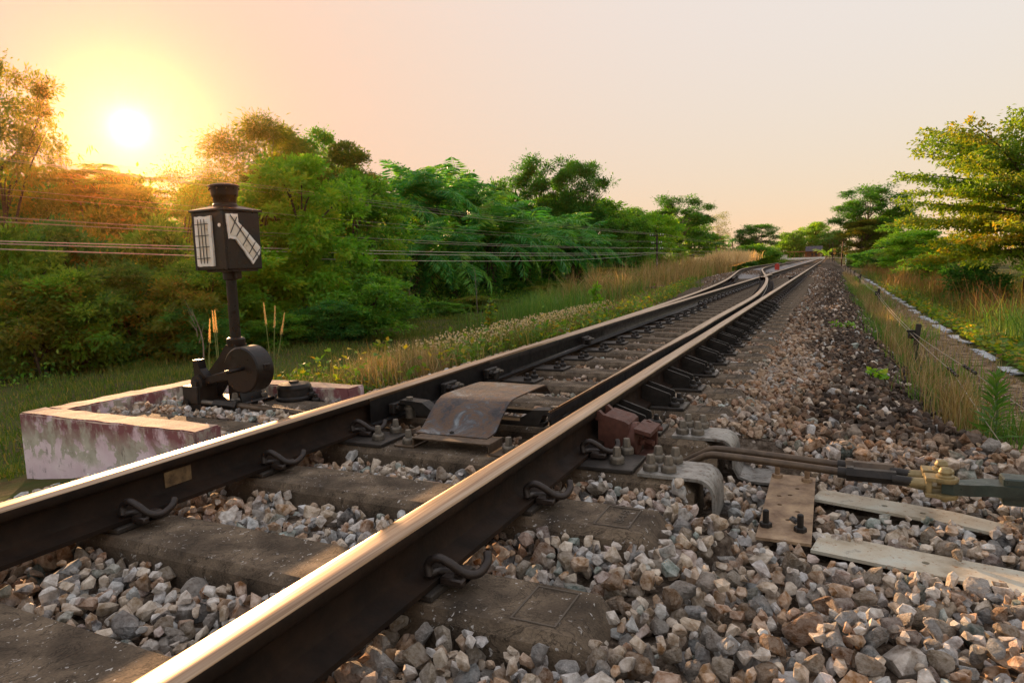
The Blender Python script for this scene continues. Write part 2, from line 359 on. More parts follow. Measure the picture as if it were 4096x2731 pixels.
# ------------------------------------------------------------------ layout of the place (x across the track, y along it, z = 0 at rail top)
Y0, RC = 2.7, 418.0
def x_div(y):
    """gauge corner of the right-hand rail of the diverging track"""
    if y <= Y0: return .5
    if y <= 22.7: return .5-(y-Y0)**2/RC
    if y <= 32.5: return -.457-.0957*(y-22.7)
    if y <= 52.5: t = y-32.5; return -1.395-.0957*t+t*t/RC
    return -2.352
def sstep(a, b, x):
    t = np.clip((np.asarray(x, float)-a)/(b-a), 0, 1); return t*t*(3-2*t)
SL_TOP = -.168
SLEEPERS = [0.18, .73, 1.28, 1.835, 2.33, 2.86, 3.365] + [3.875+.51*i for i in range(45)]
def terrain(x, y):
    x = np.asarray(x, float); y = np.asarray(y, float)
    sh = 2.6*sstep(10, 38, y)                                   # the left shoulder moves out where the second track begins
    xl = -(x+sh)
    left = -.34-.10*sstep(1.5, 2.3, xl)-.36*sstep(2.2, 4.2, xl)-.45*sstep(3.6, 8.0, xl)-.25*sstep(8, 20, xl)
    right = -.34-.2*sstep(1.65, 2.15, x)-.1*sstep(3.0, 4.2, x)-.15*sstep(5, 12, x)
    z = np.where(x < 0, left, right)
    z = z+.05*np.sin(x*.9+y*.37)*sstep(3.5, 6, np.abs(x))+.03*np.sin(x*2.3-y*1.1)*sstep(3.2, 5, np.abs(x))
    return z
def ball_top(x, y):
    """mean surface of the ballast"""
    x = np.asarray(x, float); y = np.asarray(y, float)
    z = np.full(np.broadcast(x, y).shape, -.218)
    z = np.where(np.abs(x) > .6, -.205, z)
    z = np.where((x > .95) & (x < 1.62), -.188-.02*sstep(1.0, 1.3, x)+.02*np.sin(y*.8), z)
    wd = .55*(1-sstep(2.6, 4.6, y)); z = np.where(x >= 1.55, -.208-.345*sstep(1.5, 2.25, x-wd), z)
    z = np.where((x > 1.14) & (x < 2.1) & (y > 1.9) & (y < 2.85), np.minimum(z, -.278), z)
    z = np.where((x > 1.12) & (x < 2.4) & (y > 1.55) & (y <= 1.9), np.minimum(z, -.245), z)
    z = np.where((x > .62) & (x < 1.26) & (y > 2.43) & (y < 2.77), -.315, z)
    z = np.where((x > .99) & (x < 1.26) & (y > 2.0) & (y < 3.05), -.305, z)
    z = np.where((x < -1.0), -.225-.16*sstep(1.1, 1.9, -x-2.6*sstep(14, 38, y)), z)
    z = np.where((x < -1.05) & (x > -2.5) & (y > 2.0) & (y < 3.2), -.165, z)
    return z

# ------------------------------------------------------------------ ground
def ground():
    def axis(a, b, core0, core1, d, far):
        c = list(np.arange(core0, core1+1e-6, d)); lo = []; x = core0; s = d
        while x > a: s *= far; x -= s; lo.append(max(x, a))
        hi = []; x = core1; s = d
        while x < b: s *= far; x += s; hi.append(min(x, b))
        return np.array(lo[::-1]+c+hi)
    xs = axis(-900, 900, -14, 9, .25, 1.25); ys = axis(-60, 1500, -2, 45, .4, 1.22)
    X, Y = np.meshgrid(xs, ys); Z = terrain(X, Y)
    V = np.stack([X, Y, Z], -1).reshape(-1, 3); nx, ny = len(xs), len(ys)
    i = np.arange((ny-1)*(nx-1)); r, c = i//(nx-1), i % (nx-1); a = r*nx+c
    n = N('meadow_ground', .95, 0, .05)
    g = n.ramp(n.noise(.8, 5, .65), [(.3, (.055,.045,.022)), (.5, (.06,.075,.02)), (.7, (.075,.095,.022))])
    g = n.mix(n.ramp(n.noise(5, 4), [(.4, 0.0), (.7, .7)]), g, (.10, .065, .035)); n.set('Base Color', g); n.bump(n.noise(12, 5), .6, .05)
    o = link('ground', np_mesh('ground', V, np.stack([a, a+1, a+nx+1, a+nx], 1), n.m, smooth=True)); return tag(o, kind='structure')
ground()

# ------------------------------------------------------------------ rails
PROF = [(0, 0), (.014, -.0004), (.024, -.0018), (.0315, -.0050), (.0350, -.0110), (.0355, -.018), (.0355, -.033), (.031, -.040), (.012, -.048), (.008, -.058), (.008, -.104), (.013, -.117), (.034, -.1275), (.064, -.1365), (.064, -.149)]
PR = PROF+[(-x, z) for x, z in PROF[::-1][:-1]]      # closed loop, starts at the crown
TOPF = {0, 1, 2, 3, len(PR)-1, len(PR)-2, len(PR)-3, len(PR)-4}
def rail_mesh(name, ys, xc, mats, sec=None, caps=True):
    """loft of the rail profile along ys; xc(y) = centre line; sec(y, prof) may return a changed profile"""
    V = []; n = len(PR)
    for y in ys:
        pr = sec(y, PR) if sec else PR
        V += [(xc(y)+px, y, pz) for px, pz in pr]
    F_ = []; mi = []
    for k in range(len(ys)-1):
        for i in range(n):
            j = (i+1) % n; F_.append((k*n+i, k*n+j, (k+1)*n+j, (k+1)*n+i)); mi.append(1 if i in TOPF else 0)
    me = bpy.data.meshes.new(name); fs = list(F_)
    if caps: fs += [tuple(range(n))[::-1], tuple(range((len(ys)-1)*n, len(ys)*n))]; mi += [0, 0]
    me.from_pydata(V, [], fs); me.polygons.foreach_set('material_index', mi)
    me.polygons.foreach_set('use_smooth', [True]*len(F_)+[False]*(len(fs)-len(F_))); me.update()
    bm = bmesh.new(); bm.from_mesh(me); bmesh.ops.recalc_face_normals(bm, faces=list(bm.faces)); bm.to_mesh(me); bm.free()
    me.set_sharp_from_angle(angle=rad(38))
    for m in mats: me.materials.append(m)
    return me
def yr(a, b, d): n = max(2, int((b-a)/d)+1); return list(np.linspace(a, b, n))
RM = [M_RAIL, M_POLISH]
def rail(name, mesh, label): return tag(link(name, mesh), label, 'rail')
HC = .0355
rail('stock_rail', rail_mesh('stock_rail', yr(-1.5, 12, .5)+yr(13, 165, 4), lambda y: .5+HC, RM), 'straight right-hand rail with polished head and dark rusty side, nearest the camera')
rail('stock_rail', rail_mesh('curved_stock_rail', yr(-1.5, 60, .5)+yr(62, 165, 5), lambda y: x_div(y)-1.0-HC, RM), 'outer left rail that bends off to the left after the lamp')
def sec_left_blade(y, pr):
    lim = (x_div(y)-1.0)+.0025-(-.5-HC)          # stock rail's gauge face, in blade coordinates
    low = .012*max(0, 1-(y-2.45)/1.6)
    return [(max(px, lim), (pz-low if pz > -.03 else max(pz, -.132 if y < 9 else -.149))) for px, pz in pr]
BM = [M_BLADE, M_POLISH]
rail('switch_rail', rail_mesh('left_switch_blade', yr(2.45, 21.6, .3), lambda y: -.5-HC, BM, sec_left_blade), 'left switch blade lying closed against the outer left rail')
def open_gap(y): return .118*(1-float(sstep(6, 12, y)))
def sec_right_blade(y, pr):
    th = min(.071, .012+(y-2.45)*.018); low = .012*max(0, 1-(y-2.45)/1.6)
    return [(min(px, -HC+th) if pz > -.06 else min(px, -HC+th+.012) if px > 0 else px*.85, (pz-low if pz > -.03 else max(pz, -.132 if y < 9 else -.149))) for px, pz in pr]
rail('switch_rail', rail_mesh('right_switch_blade', yr(2.45, 21.4, .3), lambda y: x_div(y)-open_gap(y)+HC, BM, sec_right_blade), 'right switch blade standing open beside the straight right-hand rail')
# beyond the crossing
rail('running_rail', rail_mesh('main_left_rail', yr(23.6, 165, 3), lambda y: -.5-HC, RM), 'straight left-hand rail beyond the crossing')
rail('running_rail', rail_mesh('siding_right_rail', yr(23.6, 60, .5)+yr(62, 165, 5), lambda y: x_div(y)+HC, RM), 'right-hand rail of the second track, kinking left beyond the crossing')
# crossing nose and wing rails
cr = empty('rail_crossing', (0, 0, 0)); tag(cr, 'polished crossing nose with flared wing rails where two rails meet', 'rail crossing')
def nose():
    mb = MB(); ya, yb = 22.5, 23.65
    def w(y): return (x_div(y)-.004, -.496) if y > ya+.05 else (-.47, -.455)
    pts = []
    for y in (ya, ya+.3, ya+.7, yb):
        a = min(x_div(y)+.01, -.48); pts.append((y, a, -.44 if y < yb else -.465))
    V = []
    for y, a, b in pts: V += [(a, y, 0), (b, y, 0), (b, y, -.149), (a, y, -.149)]
    fs = []
    mi = []
    for k in range(len(pts)-1):
        for i in range(4): fs.append((k*4+i, k*4+(i+1) % 4, k*4+4+(i+1) % 4, k*4+4+i)); mi.append(1 if i == 0 else 0)
    mb.add(V, fs); mb.add(V[:4], [(0, 1, 2, 3)]); mb.add(V[-4:], [(3, 2, 1, 0)]); mb.m[:len(mi)] = mi
    mb.obj('nose', RM, cr)
nose()
part('wing_rail', rail_mesh('wing_a', yr(21.45, 24.6, .35), lambda y: (x_div(y)+HC if y < 22.1 else x_div(22.1)+HC-(y-22.1)*.012)-.065*float(sstep(21.6, 22.4, y))-.05*float(sstep(23.7, 24.6, y))-.02, RM), cr)
part('wing_rail', rail_mesh('wing_b', yr(21.65, 24.6, .35), lambda y: -.5-HC+.062*float(sstep(21.8, 22.5, y))-.075*(y-22.3)*(y > 22.3)*0+.05*float(sstep(23.7, 24.6, y))+.03, RM), cr)
def check_rail(x0, y0, y1, side, lab, xf=None):
    f = lambda y: (xf(y) if xf else x0)+side*(.075+.05*(float(sstep(y0+.9, y0, y))+float(sstep(y1-.9, y1, y))))
    tag(link('check_rail', rail_mesh('check_rail', yr(y0, y1, .3), f, [M_RAIL, M_RAIL])), lab, 'check rail')
check_rail(.5, 20.6, 25.2, -1, 'short check rail inside the right-hand rail abreast of the crossing')
check_rail(0, 20.6, 25.2, 1, 'short check rail inside the outer left rail abreast of the crossing', lambda y: x_div(y)-1.0)

# ------------------------------------------------------------------ sleepers with their fastenings
def sleeper_mesh(x0, x1, name):
    """concrete sleeper, centred on y = 0, top at z = 0; chamfered long edges and sloped ends"""
    secs = [(x0, .085, -.05, .12), (x0+.05, .1, 0, .125), (x1-.05, .1, 0, .125), (x1, .085, -.05, .12)]
    V = []
    for x, w, top, wb in secs:
        c = .014
        V += [(x, -wb, -.17), (x, -w-c*.8, top-c*1.6), (x, -w+c*.4, top), (x, w-c*.4, top), (x, w+c*.8, top-c*1.6), (x, wb, -.17)]
    fs = []
    for k in range(3):
        for i in range(6): j = (i+1) % 6; fs.append((k*6+i, k*6+j, k*6+6+j, k*6+6+i))
    fs += [tuple(range(6)), tuple(range(18, 24))]
    # cut along x so the edges can be chipped
    bm = bmesh.new(); vs = [bm.verts.new(v) for v in V]; [bm.faces.new([vs[i] for i in f]) for f in fs]
    le = [e for e in bm.edges if abs(e.verts[0].co.x-e.verts[1].co.x) > .5]
    bmesh.ops.subdivide_edges(bm, edges=le, cuts=26)
    rr = random.Random(hash(name) % 999)
    for v in bm.verts:
        if v.co.z > -.06 and abs(v.co.y) > .08:
            k = .006 if rr.random() < .12 else .0016
            v.co.y -= math.copysign(rr.random()*k, v.co.y); v.co.z -= rr.random()*k*.7
    bmesh.ops.recalc_face_normals(bm, faces=list(bm.faces))
    me = bpy.data.meshes.new(name); bm.to_mesh(me); bm.free(); me.materials.append(M_CONC); return me
def clip_mesh():
    mb = MB()
    path = smooth_path([(-.012, -.045, .020), (-.016, -.040, .046), (.006, -.036, .062), (.034, -.030, .052), (.066, -.016, .026), (.088, .008, .020), (.096, .036, .034), (.088, .056, .050)], 6)
    mb.tube(path, .0105, 10)
    mb.tube(smooth_path([(-.012, -.045, .022), (-.006, -.012, .018), (.03, .004, .016), (.06, .016, .012)], 5), .0105, 10)
    mb.box((.04, 0, .008), (.06, .075, .02), 0, .004); mb.box((.055, .0, .014), (.03, .05, .028), 0, .004)
    return mb.mesh('spring_clip', M_CLIP)
CLIP = clip_mesh()
def bolt_mesh(r=.016, h=.045):
    mb = MB(); mb.lathe([(.026, 0), (.028, .006), (.0265, .011), (.0275, .014), (.026, .021), (.022, .026)], n=16)
    mb.lathe([(r, .022), (r*.82, .022+h*.55), (r*.72, .022+h*.62)], n=4 if r < .0165 else 6, smooth=False)
    return mb.mesh('screw_spike', M_BOLT)
BOLT = bolt_mesh(.0165, .06); BOLT6 = bolt_mesh(.018, .055); DBOLT = None
mbd = MB(); mbd.lathe([(.024, 0), (.026, .006), (.0245, .012), (.025, .018), (.018, .024)], n=14); mbd.lathe([(.013, .02), (.0125, .045), (.009, .048)], n=6, smooth=False); DBOLT = mbd.mesh('plate_bolt', M_IRON)
def plate_mesh(w, d, h=.017): mb = MB(); mb.box((0, 0, h/2), (w, d, h), 0, .003); return mb.mesh('base_plate', M_PLATE)
SLIDE_L = plate_mesh(.50, .17); SLIDE_R = plate_mesh(.48, .17); PLATE_S = plate_mesh(.27, .2); PAD = plate_mesh(.16, .17)
def brace_mesh():
    mb = MB()
    for s in (-.05, .05):
        mb.prism([(.020, -.046), (.028, -.045), (.155, -.088), (.160, -.094), (.160, -.151), (.012, -.151), (.012, -.06)], 1, s-.006, s+.006)
    mb.box((.085, 0, -.147), (.15, .115, .008))
    return mb.mesh('rail_brace', M_IRON)
BRACE = brace_mesh()
TXT = bpy.data.curves.new('sleeper_date', 'FONT'); TXT.body = '18-4-53'; TXT.size = .034; TXT.extrude = .0015; TXT.align_x = 'CENTER'; TXT.align_y = 'CENTER'; M_LETTER = plain('cast_lettering', (.10,.08,.06), .85); TXT.materials.append(M_LETTER)
_to = bpy.data.objects.new('lettering', TXT); COL.objects.link(_to); TXT_ME = bpy.data.meshes.new_from_object(_to.evaluated_get(bpy.context.evaluated_depsgraph_get())); bpy.data.objects.remove(_to)
def frame_mesh():
    mb = MB(); a, b, t = .05, .075, .0035
    for s in (-1, 1):
        mb.box((s*a, 0, 0), (t, 2*b+t, .003)); mb.box((0, s*b, 0), (2*a-t, t, .003))
    return mb.mesh('date_frame', M_LETTER)
DFRAME = frame_mesh()
sl_cache = {}
for i, sy in enumerate(SLEEPERS):
    if sy > 26: break
    x0 = -1.0
    if i in (4, 5): x0 = -2.1
    elif sy > 5: x0 = min(-1.0, x_div(sy)-1.5)
    key = round(x0, 1)
    near = i < 12
    if near: me = sleeper_mesh(x0, 1.0, 'sleeper_%d' % i)
    else:
        if key not in sl_cache: sl_cache[key] = sleeper_mesh(key, 1.0, 'sleeper_l%g' % key)
        me = sl_cache[key]
    s = link('sleeper', me); s.location = (0, sy, SL_TOP)
    lab = {0: 'concrete sleeper almost out of frame below the bottom edge', 1: 'concrete sleeper cut off by the bottom left corner', 2: 'concrete sleeper with spring clips and a blurred date panel, nearest whole one',
           3: 'concrete sleeper with spring clips and a dated panel, just before the bolted straps', 4: 'long concrete sleeper carrying the front foot of the steel hood and the nearer bent strap',
           5: 'long concrete sleeper carrying the lamp stand and the farther bent strap'}.get(i, 'concrete turnout sleeper, %s one beyond the steel hood' % ordinal(i-5) if i > 5 else '')
    tag(s, lab, 'sleeper', 'concrete sleepers under the turnout')
    H = 0.0
    if i < 4:
        for xx in (-.535, .535):
            part('rail_pad', PAD, s, (xx, 0, 0))
            for sd in (-1, 1): part('spring_clip', CLIP, s, (xx+sd*.062, 0, .022), (0, 0, 0 if sd > 0 else math.pi))
        if i in (2, 3):
            part('date_frame', DFRAME, s, (.855, 0, .0015))
            if i == 3: t = link('lettering', TXT_ME, None, s); t.location = (.868, .005, .0008); t.rotation_euler = (0, 0, math.pi/2)
    elif i == 4:
        for xx, sd in ((-.42, -1), (.655, 1)):
            pl = part('base_plate', PLATE_S, s, (xx, 0, 0))
            bx = -.345 if sd < 0 else .715
            for dy in (-.03, .1): part('screw_spike', BOLT, pl, (bx-xx, dy-.0, .017), (0, 0, random.random()*.5))
        for xx in (-.535, .535):
            sd = 1 if xx < 0 else 1
            part('spring_clip', CLIP, s, (xx+.062, .02, .022), (0, 0, 0))
    elif sy < 11:
        pl = part('slide_plate', SLIDE_L, s, (-.51, 0, 0)); pr_ = part('slide_plate', SLIDE_R, s, (.525, 0, 0))
        for dy in (-.055, .055):
            part('plate_bolt', DBOLT, pl, (.51-.315, dy, .017)); part('plate_bolt', DBOLT, pl, (.51-.73, dy, .017))
            part('plate_bolt', DBOLT, pr_, (.715-.525, dy, .017)); part('plate_bolt', DBOLT, pr_, (.325-.525, dy, .017))
        part('rail_brace', BRACE, s, (.535, 0, -SL_TOP), (0, 0, 0)); part('rail_brace', BRACE, s, (x_div(sy)-1.0-HC, 0, -SL_TOP), (0, 0, math.pi))
        part('date_frame', DFRAME, s, (.875, 0, .0015)); t = link('lettering', TXT_ME, None, s); t.location = (.888, .005, .0008); t.rotation_euler = (0, 0, math.pi/2)
    else:
        cl = [(.535, 1), (.535, -1), (x_div(sy)-1-HC, 1), (x_div(sy)-1-HC, -1)]
        if sy < 21.5: cl += [(-.535, 1), (x_div(sy)+HC, 1), (x_div(sy)+HC, -1)]
        for xx, sd in cl: part('spring_clip', CLIP, s, (xx+sd*.062, 0, .016), (0, 0, 0 if sd > 0 else math.pi))

# ------------------------------------------------------------------ ballast: stones dropped one by one on a height map
def hull(npts, seed, flat):
    r = np.random.default_rng(seed); P = r.normal(size=(npts, 3)); P /= np.linalg.norm(P, axis=1)[:, None]; P *= r.uniform(.72, 1.0, (npts, 1)); P *= flat
    bm = bmesh.new(); [bm.verts.new(p) for p in P]; g = bmesh.ops.convex_hull(bm, input=list(bm.verts))
    bmesh.ops.delete(bm, geom=[v for v in bm.verts if not v.link_faces], context='VERTS'); bmesh.ops.recalc_face_normals(bm, faces=list(bm.faces)); bm.verts.index_update(); bm.faces.ensure_lookup_table()
    V = np.array([v.co for v in bm.verts]); Fc = np.array([[v.index for v in f.verts] for f in bm.faces]); Nn = np.array([f.normal for f in bm.faces]); Dd = np.array([f.normal.dot(f.verts[0].co) for f in bm.faces])
    # a finer copy with rounded, chipped edges for the stones seen close up
    bmesh.ops.subdivide_edges(bm, edges=list(bm.edges), cuts=2, use_grid_fill=True); bmesh.ops.smooth_vert(bm, verts=list(bm.verts), factor=.32, use_axis_x=True, use_axis_y=True, use_axis_z=True)
    for v in bm.verts:
        n3 = (math.sin(v.co.x*7.1+seed)+math.sin(v.co.y*8.3+seed*2)+math.sin(v.co.z*9.7+seed*3))*.022+r.normal()*.018; v.co *= 1+n3
    me = bpy.data.meshes.new('stone'); bmesh.ops.triangulate(bm, faces=list(bm.faces)); bm.to_mesh(me); bm.free(); me.materials.append(M_STONE1)
    return V, Fc, Nn, Dd, me
SHAPES = [hull(14+(k % 3)*2, 100+k, np.array([1.0, RNG.uniform(.68, .95), RNG.uniform(.5, .8)])) for k in range(18)]
def rand_rot(r):
    q = r.normal(size=4); q /= np.linalg.norm(q); w, x, y, z = q
    return np.array([[1-2*(y*y+z*z), 2*(x*y-z*w), 2*(x*z+y*w)], [2*(x*y+z*w), 1-2*(x*x+z*z), 2*(y*z-x*w)], [2*(x*z-y*w), 2*(y*z+x*w), 1-2*(x*x+y*y)]])
def ballast():
    res = .006; X0, X1, Y0_, Y1 = -2.42, 2.85, .25, 7.6
    nx, ny = int((X1-X0)/res), int((Y1-Y0_)/res)
    gx = X0+(np.arange(nx)+.5)*res; gy = Y0_+(np.arange(ny)+.5)*res; GX, GY = np.meshgrid(gx, gy, indexing='ij')
    TOP = ball_top(GX, GY); H = TOP-.062
    blk = np.zeros_like(H, bool)
    def rect(a, b, c, d): blk[max(0, int((a-X0)/res)):max(0, int((b-X0)/res)+1), max(0, int((c-Y0_)/res)):max(0, int((d-Y0_)/res)+1)] = True
    for i, sy in enumerate(SLEEPERS):
        if sy > 8: break
        x0 = -2.1 if i in (4, 5) else min(-1.0, x_div(sy)-1.5) if sy > 5 else -1.0
        rect(x0, .985, sy-.108, sy+.108)
    rect(-2.5, -1.07, 1.97, 2.13); rect(-2.5, -1.07, 3.02, 3.2); rect(-2.42, -2.22, 1.9, 3.2); rect(-1.95, -1.75, 2.55, 2.72)    # box walls
    rect(1.215, 1.37, 2.1, 2.73); rect(1.37, 1.9, 2.44, 2.58); rect(1.37, 1.95, 2.0, 2.15)      # drilled plate, flat bars
    rect(.98, 1.09, 2.2, 2.4); rect(.98, 1.22, 2.74, 2.94); rect(-1.58, -1.28, 2.88, 3.06)
    low = np.zeros_like(H, bool)
    for a, b in ((-.62, -.45), (.45, .62)): low[int((a-X0)/res):int((b-X0)/res)] = True
    low |= (GX > 1.2) & (GX < 1.95) & (GY > 1.95) & (GY < 2.75)
    r = np.random.default_rng(3)
    stamps = []
    for k, (V, Fc, Nn, Dd, me) in enumerate(SHAPES):
        for q in range(9):
            Rm = rand_rot(r); nn = Nn @ Rm.T
            for s in (.016, .024, .032, .041, .054):
                m = int(s/res)+1; ax = np.arange(-m, m+1)*res; ax_, ay_ = np.meshgrid(ax, ax, indexing='ij')
                lo = np.full(ax_.shape, -9.); hi = np.full(ax_.shape, 9.); ok = np.ones(ax_.shape, bool)
                for (a, b, c), d in zip(nn, Dd*s):
                    t = d-a*ax_-b*ay_
                    if c > 1e-4: hi = np.minimum(hi, t/c)
                    elif c < -1e-4: lo = np.maximum(lo, t/c)
                    else: ok &= t >= 0
                ok &= hi > lo
                if ok.sum() >= 4: stamps.append((k, Rm, s, m, np.where(ok, lo, 9.), np.where(ok, hi, -9.), ok, int(ok.sum())))
    by_size = {}
    for st in stamps: by_size.setdefault(st[2], []).append(st)
    placed = []
    sizes = [.016, .024, .032, .041, .054]; prob = np.array([.22, .26, .25, .18, .09])
    n_try = int((X1-X0)*(Y1-Y0_)/(.048**2)*4.4)
    px = r.uniform(X0+.05, X1-.05, n_try); py = r.uniform(Y0_+.05, Y1-.05, n_try); ps = r.choice(5, n_try, p=prob); q_ = int(n_try*.6); ps[q_:] = r.choice(3, n_try-q_, p=[.5, .35, .15])      # the last ones are small and fill the gaps
    for i in range(n_try):
        L = by_size[sizes[ps[i]]]; k, Rm, s, m, lo, hi, ok, cnt = L[r.integers(len(L))]
        best = None
        for t in range(3):
            ix = int((px[i]+r.uniform(-.015, .015)-X0)/res); iy = int((py[i]+r.uniform(-.015, .015)-Y0_)/res)
            if ix-m < 0 or iy-m < 0 or ix+m+1 > nx or iy+m+1 > ny: continue
            sl = (slice(ix-m, ix+m+1), slice(iy-m, iy+m+1))
            if (blk[sl] & ok).sum() > cnt*.06: continue
            z = (H[sl]-lo).max()
            if best is None or z < best[0]: best = (z, ix, iy, sl)
        if best is None: continue
        z, ix, iy, sl = best; zt = z+hi.max(); tp = TOP[ix, iy]
        if zt > tp+.042 or (zt > tp+.022 and r.random() < .6): continue
        if gx[ix] < -1.72 and not 2.12 < gy[iy] < 3.03: continue
        if gx[ix] > 2.3 and gy[iy] > 3.6+r.random()*.6: continue
        if zt > -.155 and low[ix, iy] and TOP[ix, iy] > -.26: continue
        if zt > -.258 and low[ix, iy] and TOP[ix, iy] < -.26: continue
        H[sl] = np.where(ok, np.maximum(H[sl], z+hi), H[sl])
        placed.append((k, Rm, s, np.array([gx[ix], gy[iy], z]), zt, ix, iy))
    # far stones, scattered on the same surface
    far = []
    for y0, y1, sp, sc in ((7.55, 13, .058, .034), (13, 24, .075, .043), (24, 46, .12, .062)):
        for xa, xb in ((-1.7, 2.3),) if y0 < 12 else ((-3.0, 2.2),) if y0 < 20 else ((-4.6, 2.1),):
            n = int((xb-xa)*(y1-y0)/sp**2*1.1); X = r.uniform(xa, xb, n); Y = r.uniform(y0, y1, n); T = ball_top(X, Y)
            for j in range(n):
                yy = Y[j]; xx = X[j]
                if yy < 26 and xx > min(-1.0, x_div(yy)-1.5)-.02 and xx < .99:
                    u = (yy-3.875)/.51; du = abs(u-round(u))*.51
                    if du < .115: continue
                    if yy > 20 and r.random() < .25: continue
                z = T[j]+r.uniform(-.5, .5)*sc*.55-.006
                if yy > 26 and abs(xx) < 1.2: z += .035
                if yy > 24 and -2.2 < xx < -.9 and r.random() < .7: continue
                far.append((int(r.integers(18)), rand_rot(r), sc*r.uniform(.6, 1.15), np.array([xx, yy, z])))
    # pick the stones that show largest
    cam_p = np.array(CAM); Fv, Rv, Uv = np.array(F), np.array(RR), np.array(UU); cand = []
    for j, (k, Rm, s, pos, zt, ix, iy) in enumerate(placed):
        d = pos-cam_p; dep = d @ Fv
        if dep < .2: continue
        u, v = (d @ Rv)/dep*.654, (d @ Uv)/dep*.654     # half width = .5
        if abs(u) > .5 or abs(v) > .333: continue
        if H[ix, iy] > zt+.004: continue
        if .36 < abs(pos[0]) < .66 and False: continue
        if pos[0] < -.6: continue
        cand.append((s/dep, j))
    cand.sort(reverse=True); single = set(j for _, j in cand[:300])
    def dirt(x, y): return np.clip(sstep(1.2, 1.6, x+.1*np.sin(y*2.2))*sstep(2.8, 3.8, y)*.95+sstep(2.4, 3.4, y)*.36+sstep(5, 10, y)*.40+sstep(.55, .7, np.abs(x))*0+.5*np.exp(-((np.abs(x)-.55)/.12)**2), 0, .95)
    base = empty('tmp'); bpy.data.objects.remove(base)
    # bed under the stones
    bx = np.linspace(-4.8, 2.95, 116); by = np.concatenate([np.arange(-1.5, 12, .12), np.arange(12, 46, .4), np.geomspace(46, 170, 30)])
    BX, BY = np.meshgrid(bx, by); BZ = np.maximum(ball_top(BX, BY)-.045, terrain(BX, BY)+.004); BZ = np.where(BY > 26, BZ+.03*sstep(26, 30, BY), BZ)
    BZ = np.where((BX > 2.35) & (BY > 4.0), terrain(BX, BY)-.03, BZ); BZ = np.where(BX < -1.75-2.7*sstep(10, 36, BY), terrain(BX, BY)-.03, BZ)
    i = np.arange((len(by)-1)*(len(bx)-1)); rr_, cc_ = i//(len(bx)-1), i % (len(bx)-1); a = rr_*len(bx)+cc_
    n = N('ballast_bed', .95, 0, .05)
    vo = n.voro(24); c = n.ramp(n.nd('ShaderNodeSeparateColor').outputs[0] if False else n.noise(30, 5, .7), [(.3, (.03,.022,.016)), (.5, (.10,.075,.055)), (.7, (.22,.18,.14))])
    n.set('Base Color', c); n.bump(n.math('ADD', vo.outputs['Distance'], n.noise(50, 4)), .9, .03)
    bed = link('ballast', np_mesh('ballast', np.stack([BX, BY, BZ], -1).reshape(-1, 3), np.stack([a, a+1, a+len(bx)+1, a+len(bx)], 1), n.m, smooth=True)); tag(bed, kind='structure')
    for j in sorted(single):
        k, Rm, s, pos = placed[j][:4]
        o = bpy.data.objects.new('stone', SHAPES[k][4]); COL.objects.link(o); o.parent = bed
        M4 = Matrix([[*(Rm[q]*s), pos[q]] for q in range(3)]+[[0, 0, 0, 1]]); o.matrix_local = M4
    rest = [p_[:4] for j, p_ in enumerate(placed) if j not in single]+far
    Vs = []; Fs = []; rn = []; dr = []; off = 0
    for k in range(len(SHAPES)):
        G = [p_ for p_ in rest if p_[0] == k]
        if not G: continue
        V, Fc = SHAPES[k][0], SHAPES[k][1]; Rm = np.array([g[1] for g in G]); S = np.array([g[2] for g in G]); Pz = np.array([g[3] for g in G])
        vv = np.einsum('nij,vj->nvi', Rm, V)*S[:, None, None]+Pz[:, None, :]; Vs.append(vv.reshape(-1, 3))
        Fs.append((Fc[None]+(np.arange(len(G))*len(V))[:, None, None]+off).reshape(-1, 3)); off += len(G)*len(V)
        rn.append(np.repeat(r.random(len(G)), len(Fc))); dr.append(np.repeat(dirt(Pz[:, 0], Pz[:, 1])*np.where(r.random(len(G)) < .10, .1, r.uniform(.7, 1.1, len(G))), len(Fc)))
    me = np_mesh('loose_stones', np.concatenate(Vs), np.concatenate(Fs), M_STONE, {'rnd': np.concatenate(rn), 'dirt': np.clip(np.concatenate(dr), 0, 1)})
    o = link('loose_stones', me, None, bed); tag(o, kind='stuff')
    print('STONES', len(placed), len(far), 'tris', sum(len(f) for f in Fs))
    return bed
import time as _t; _t0 = _t.time(); BED = ballast(); print('ballast s', _t.time()-_t0)

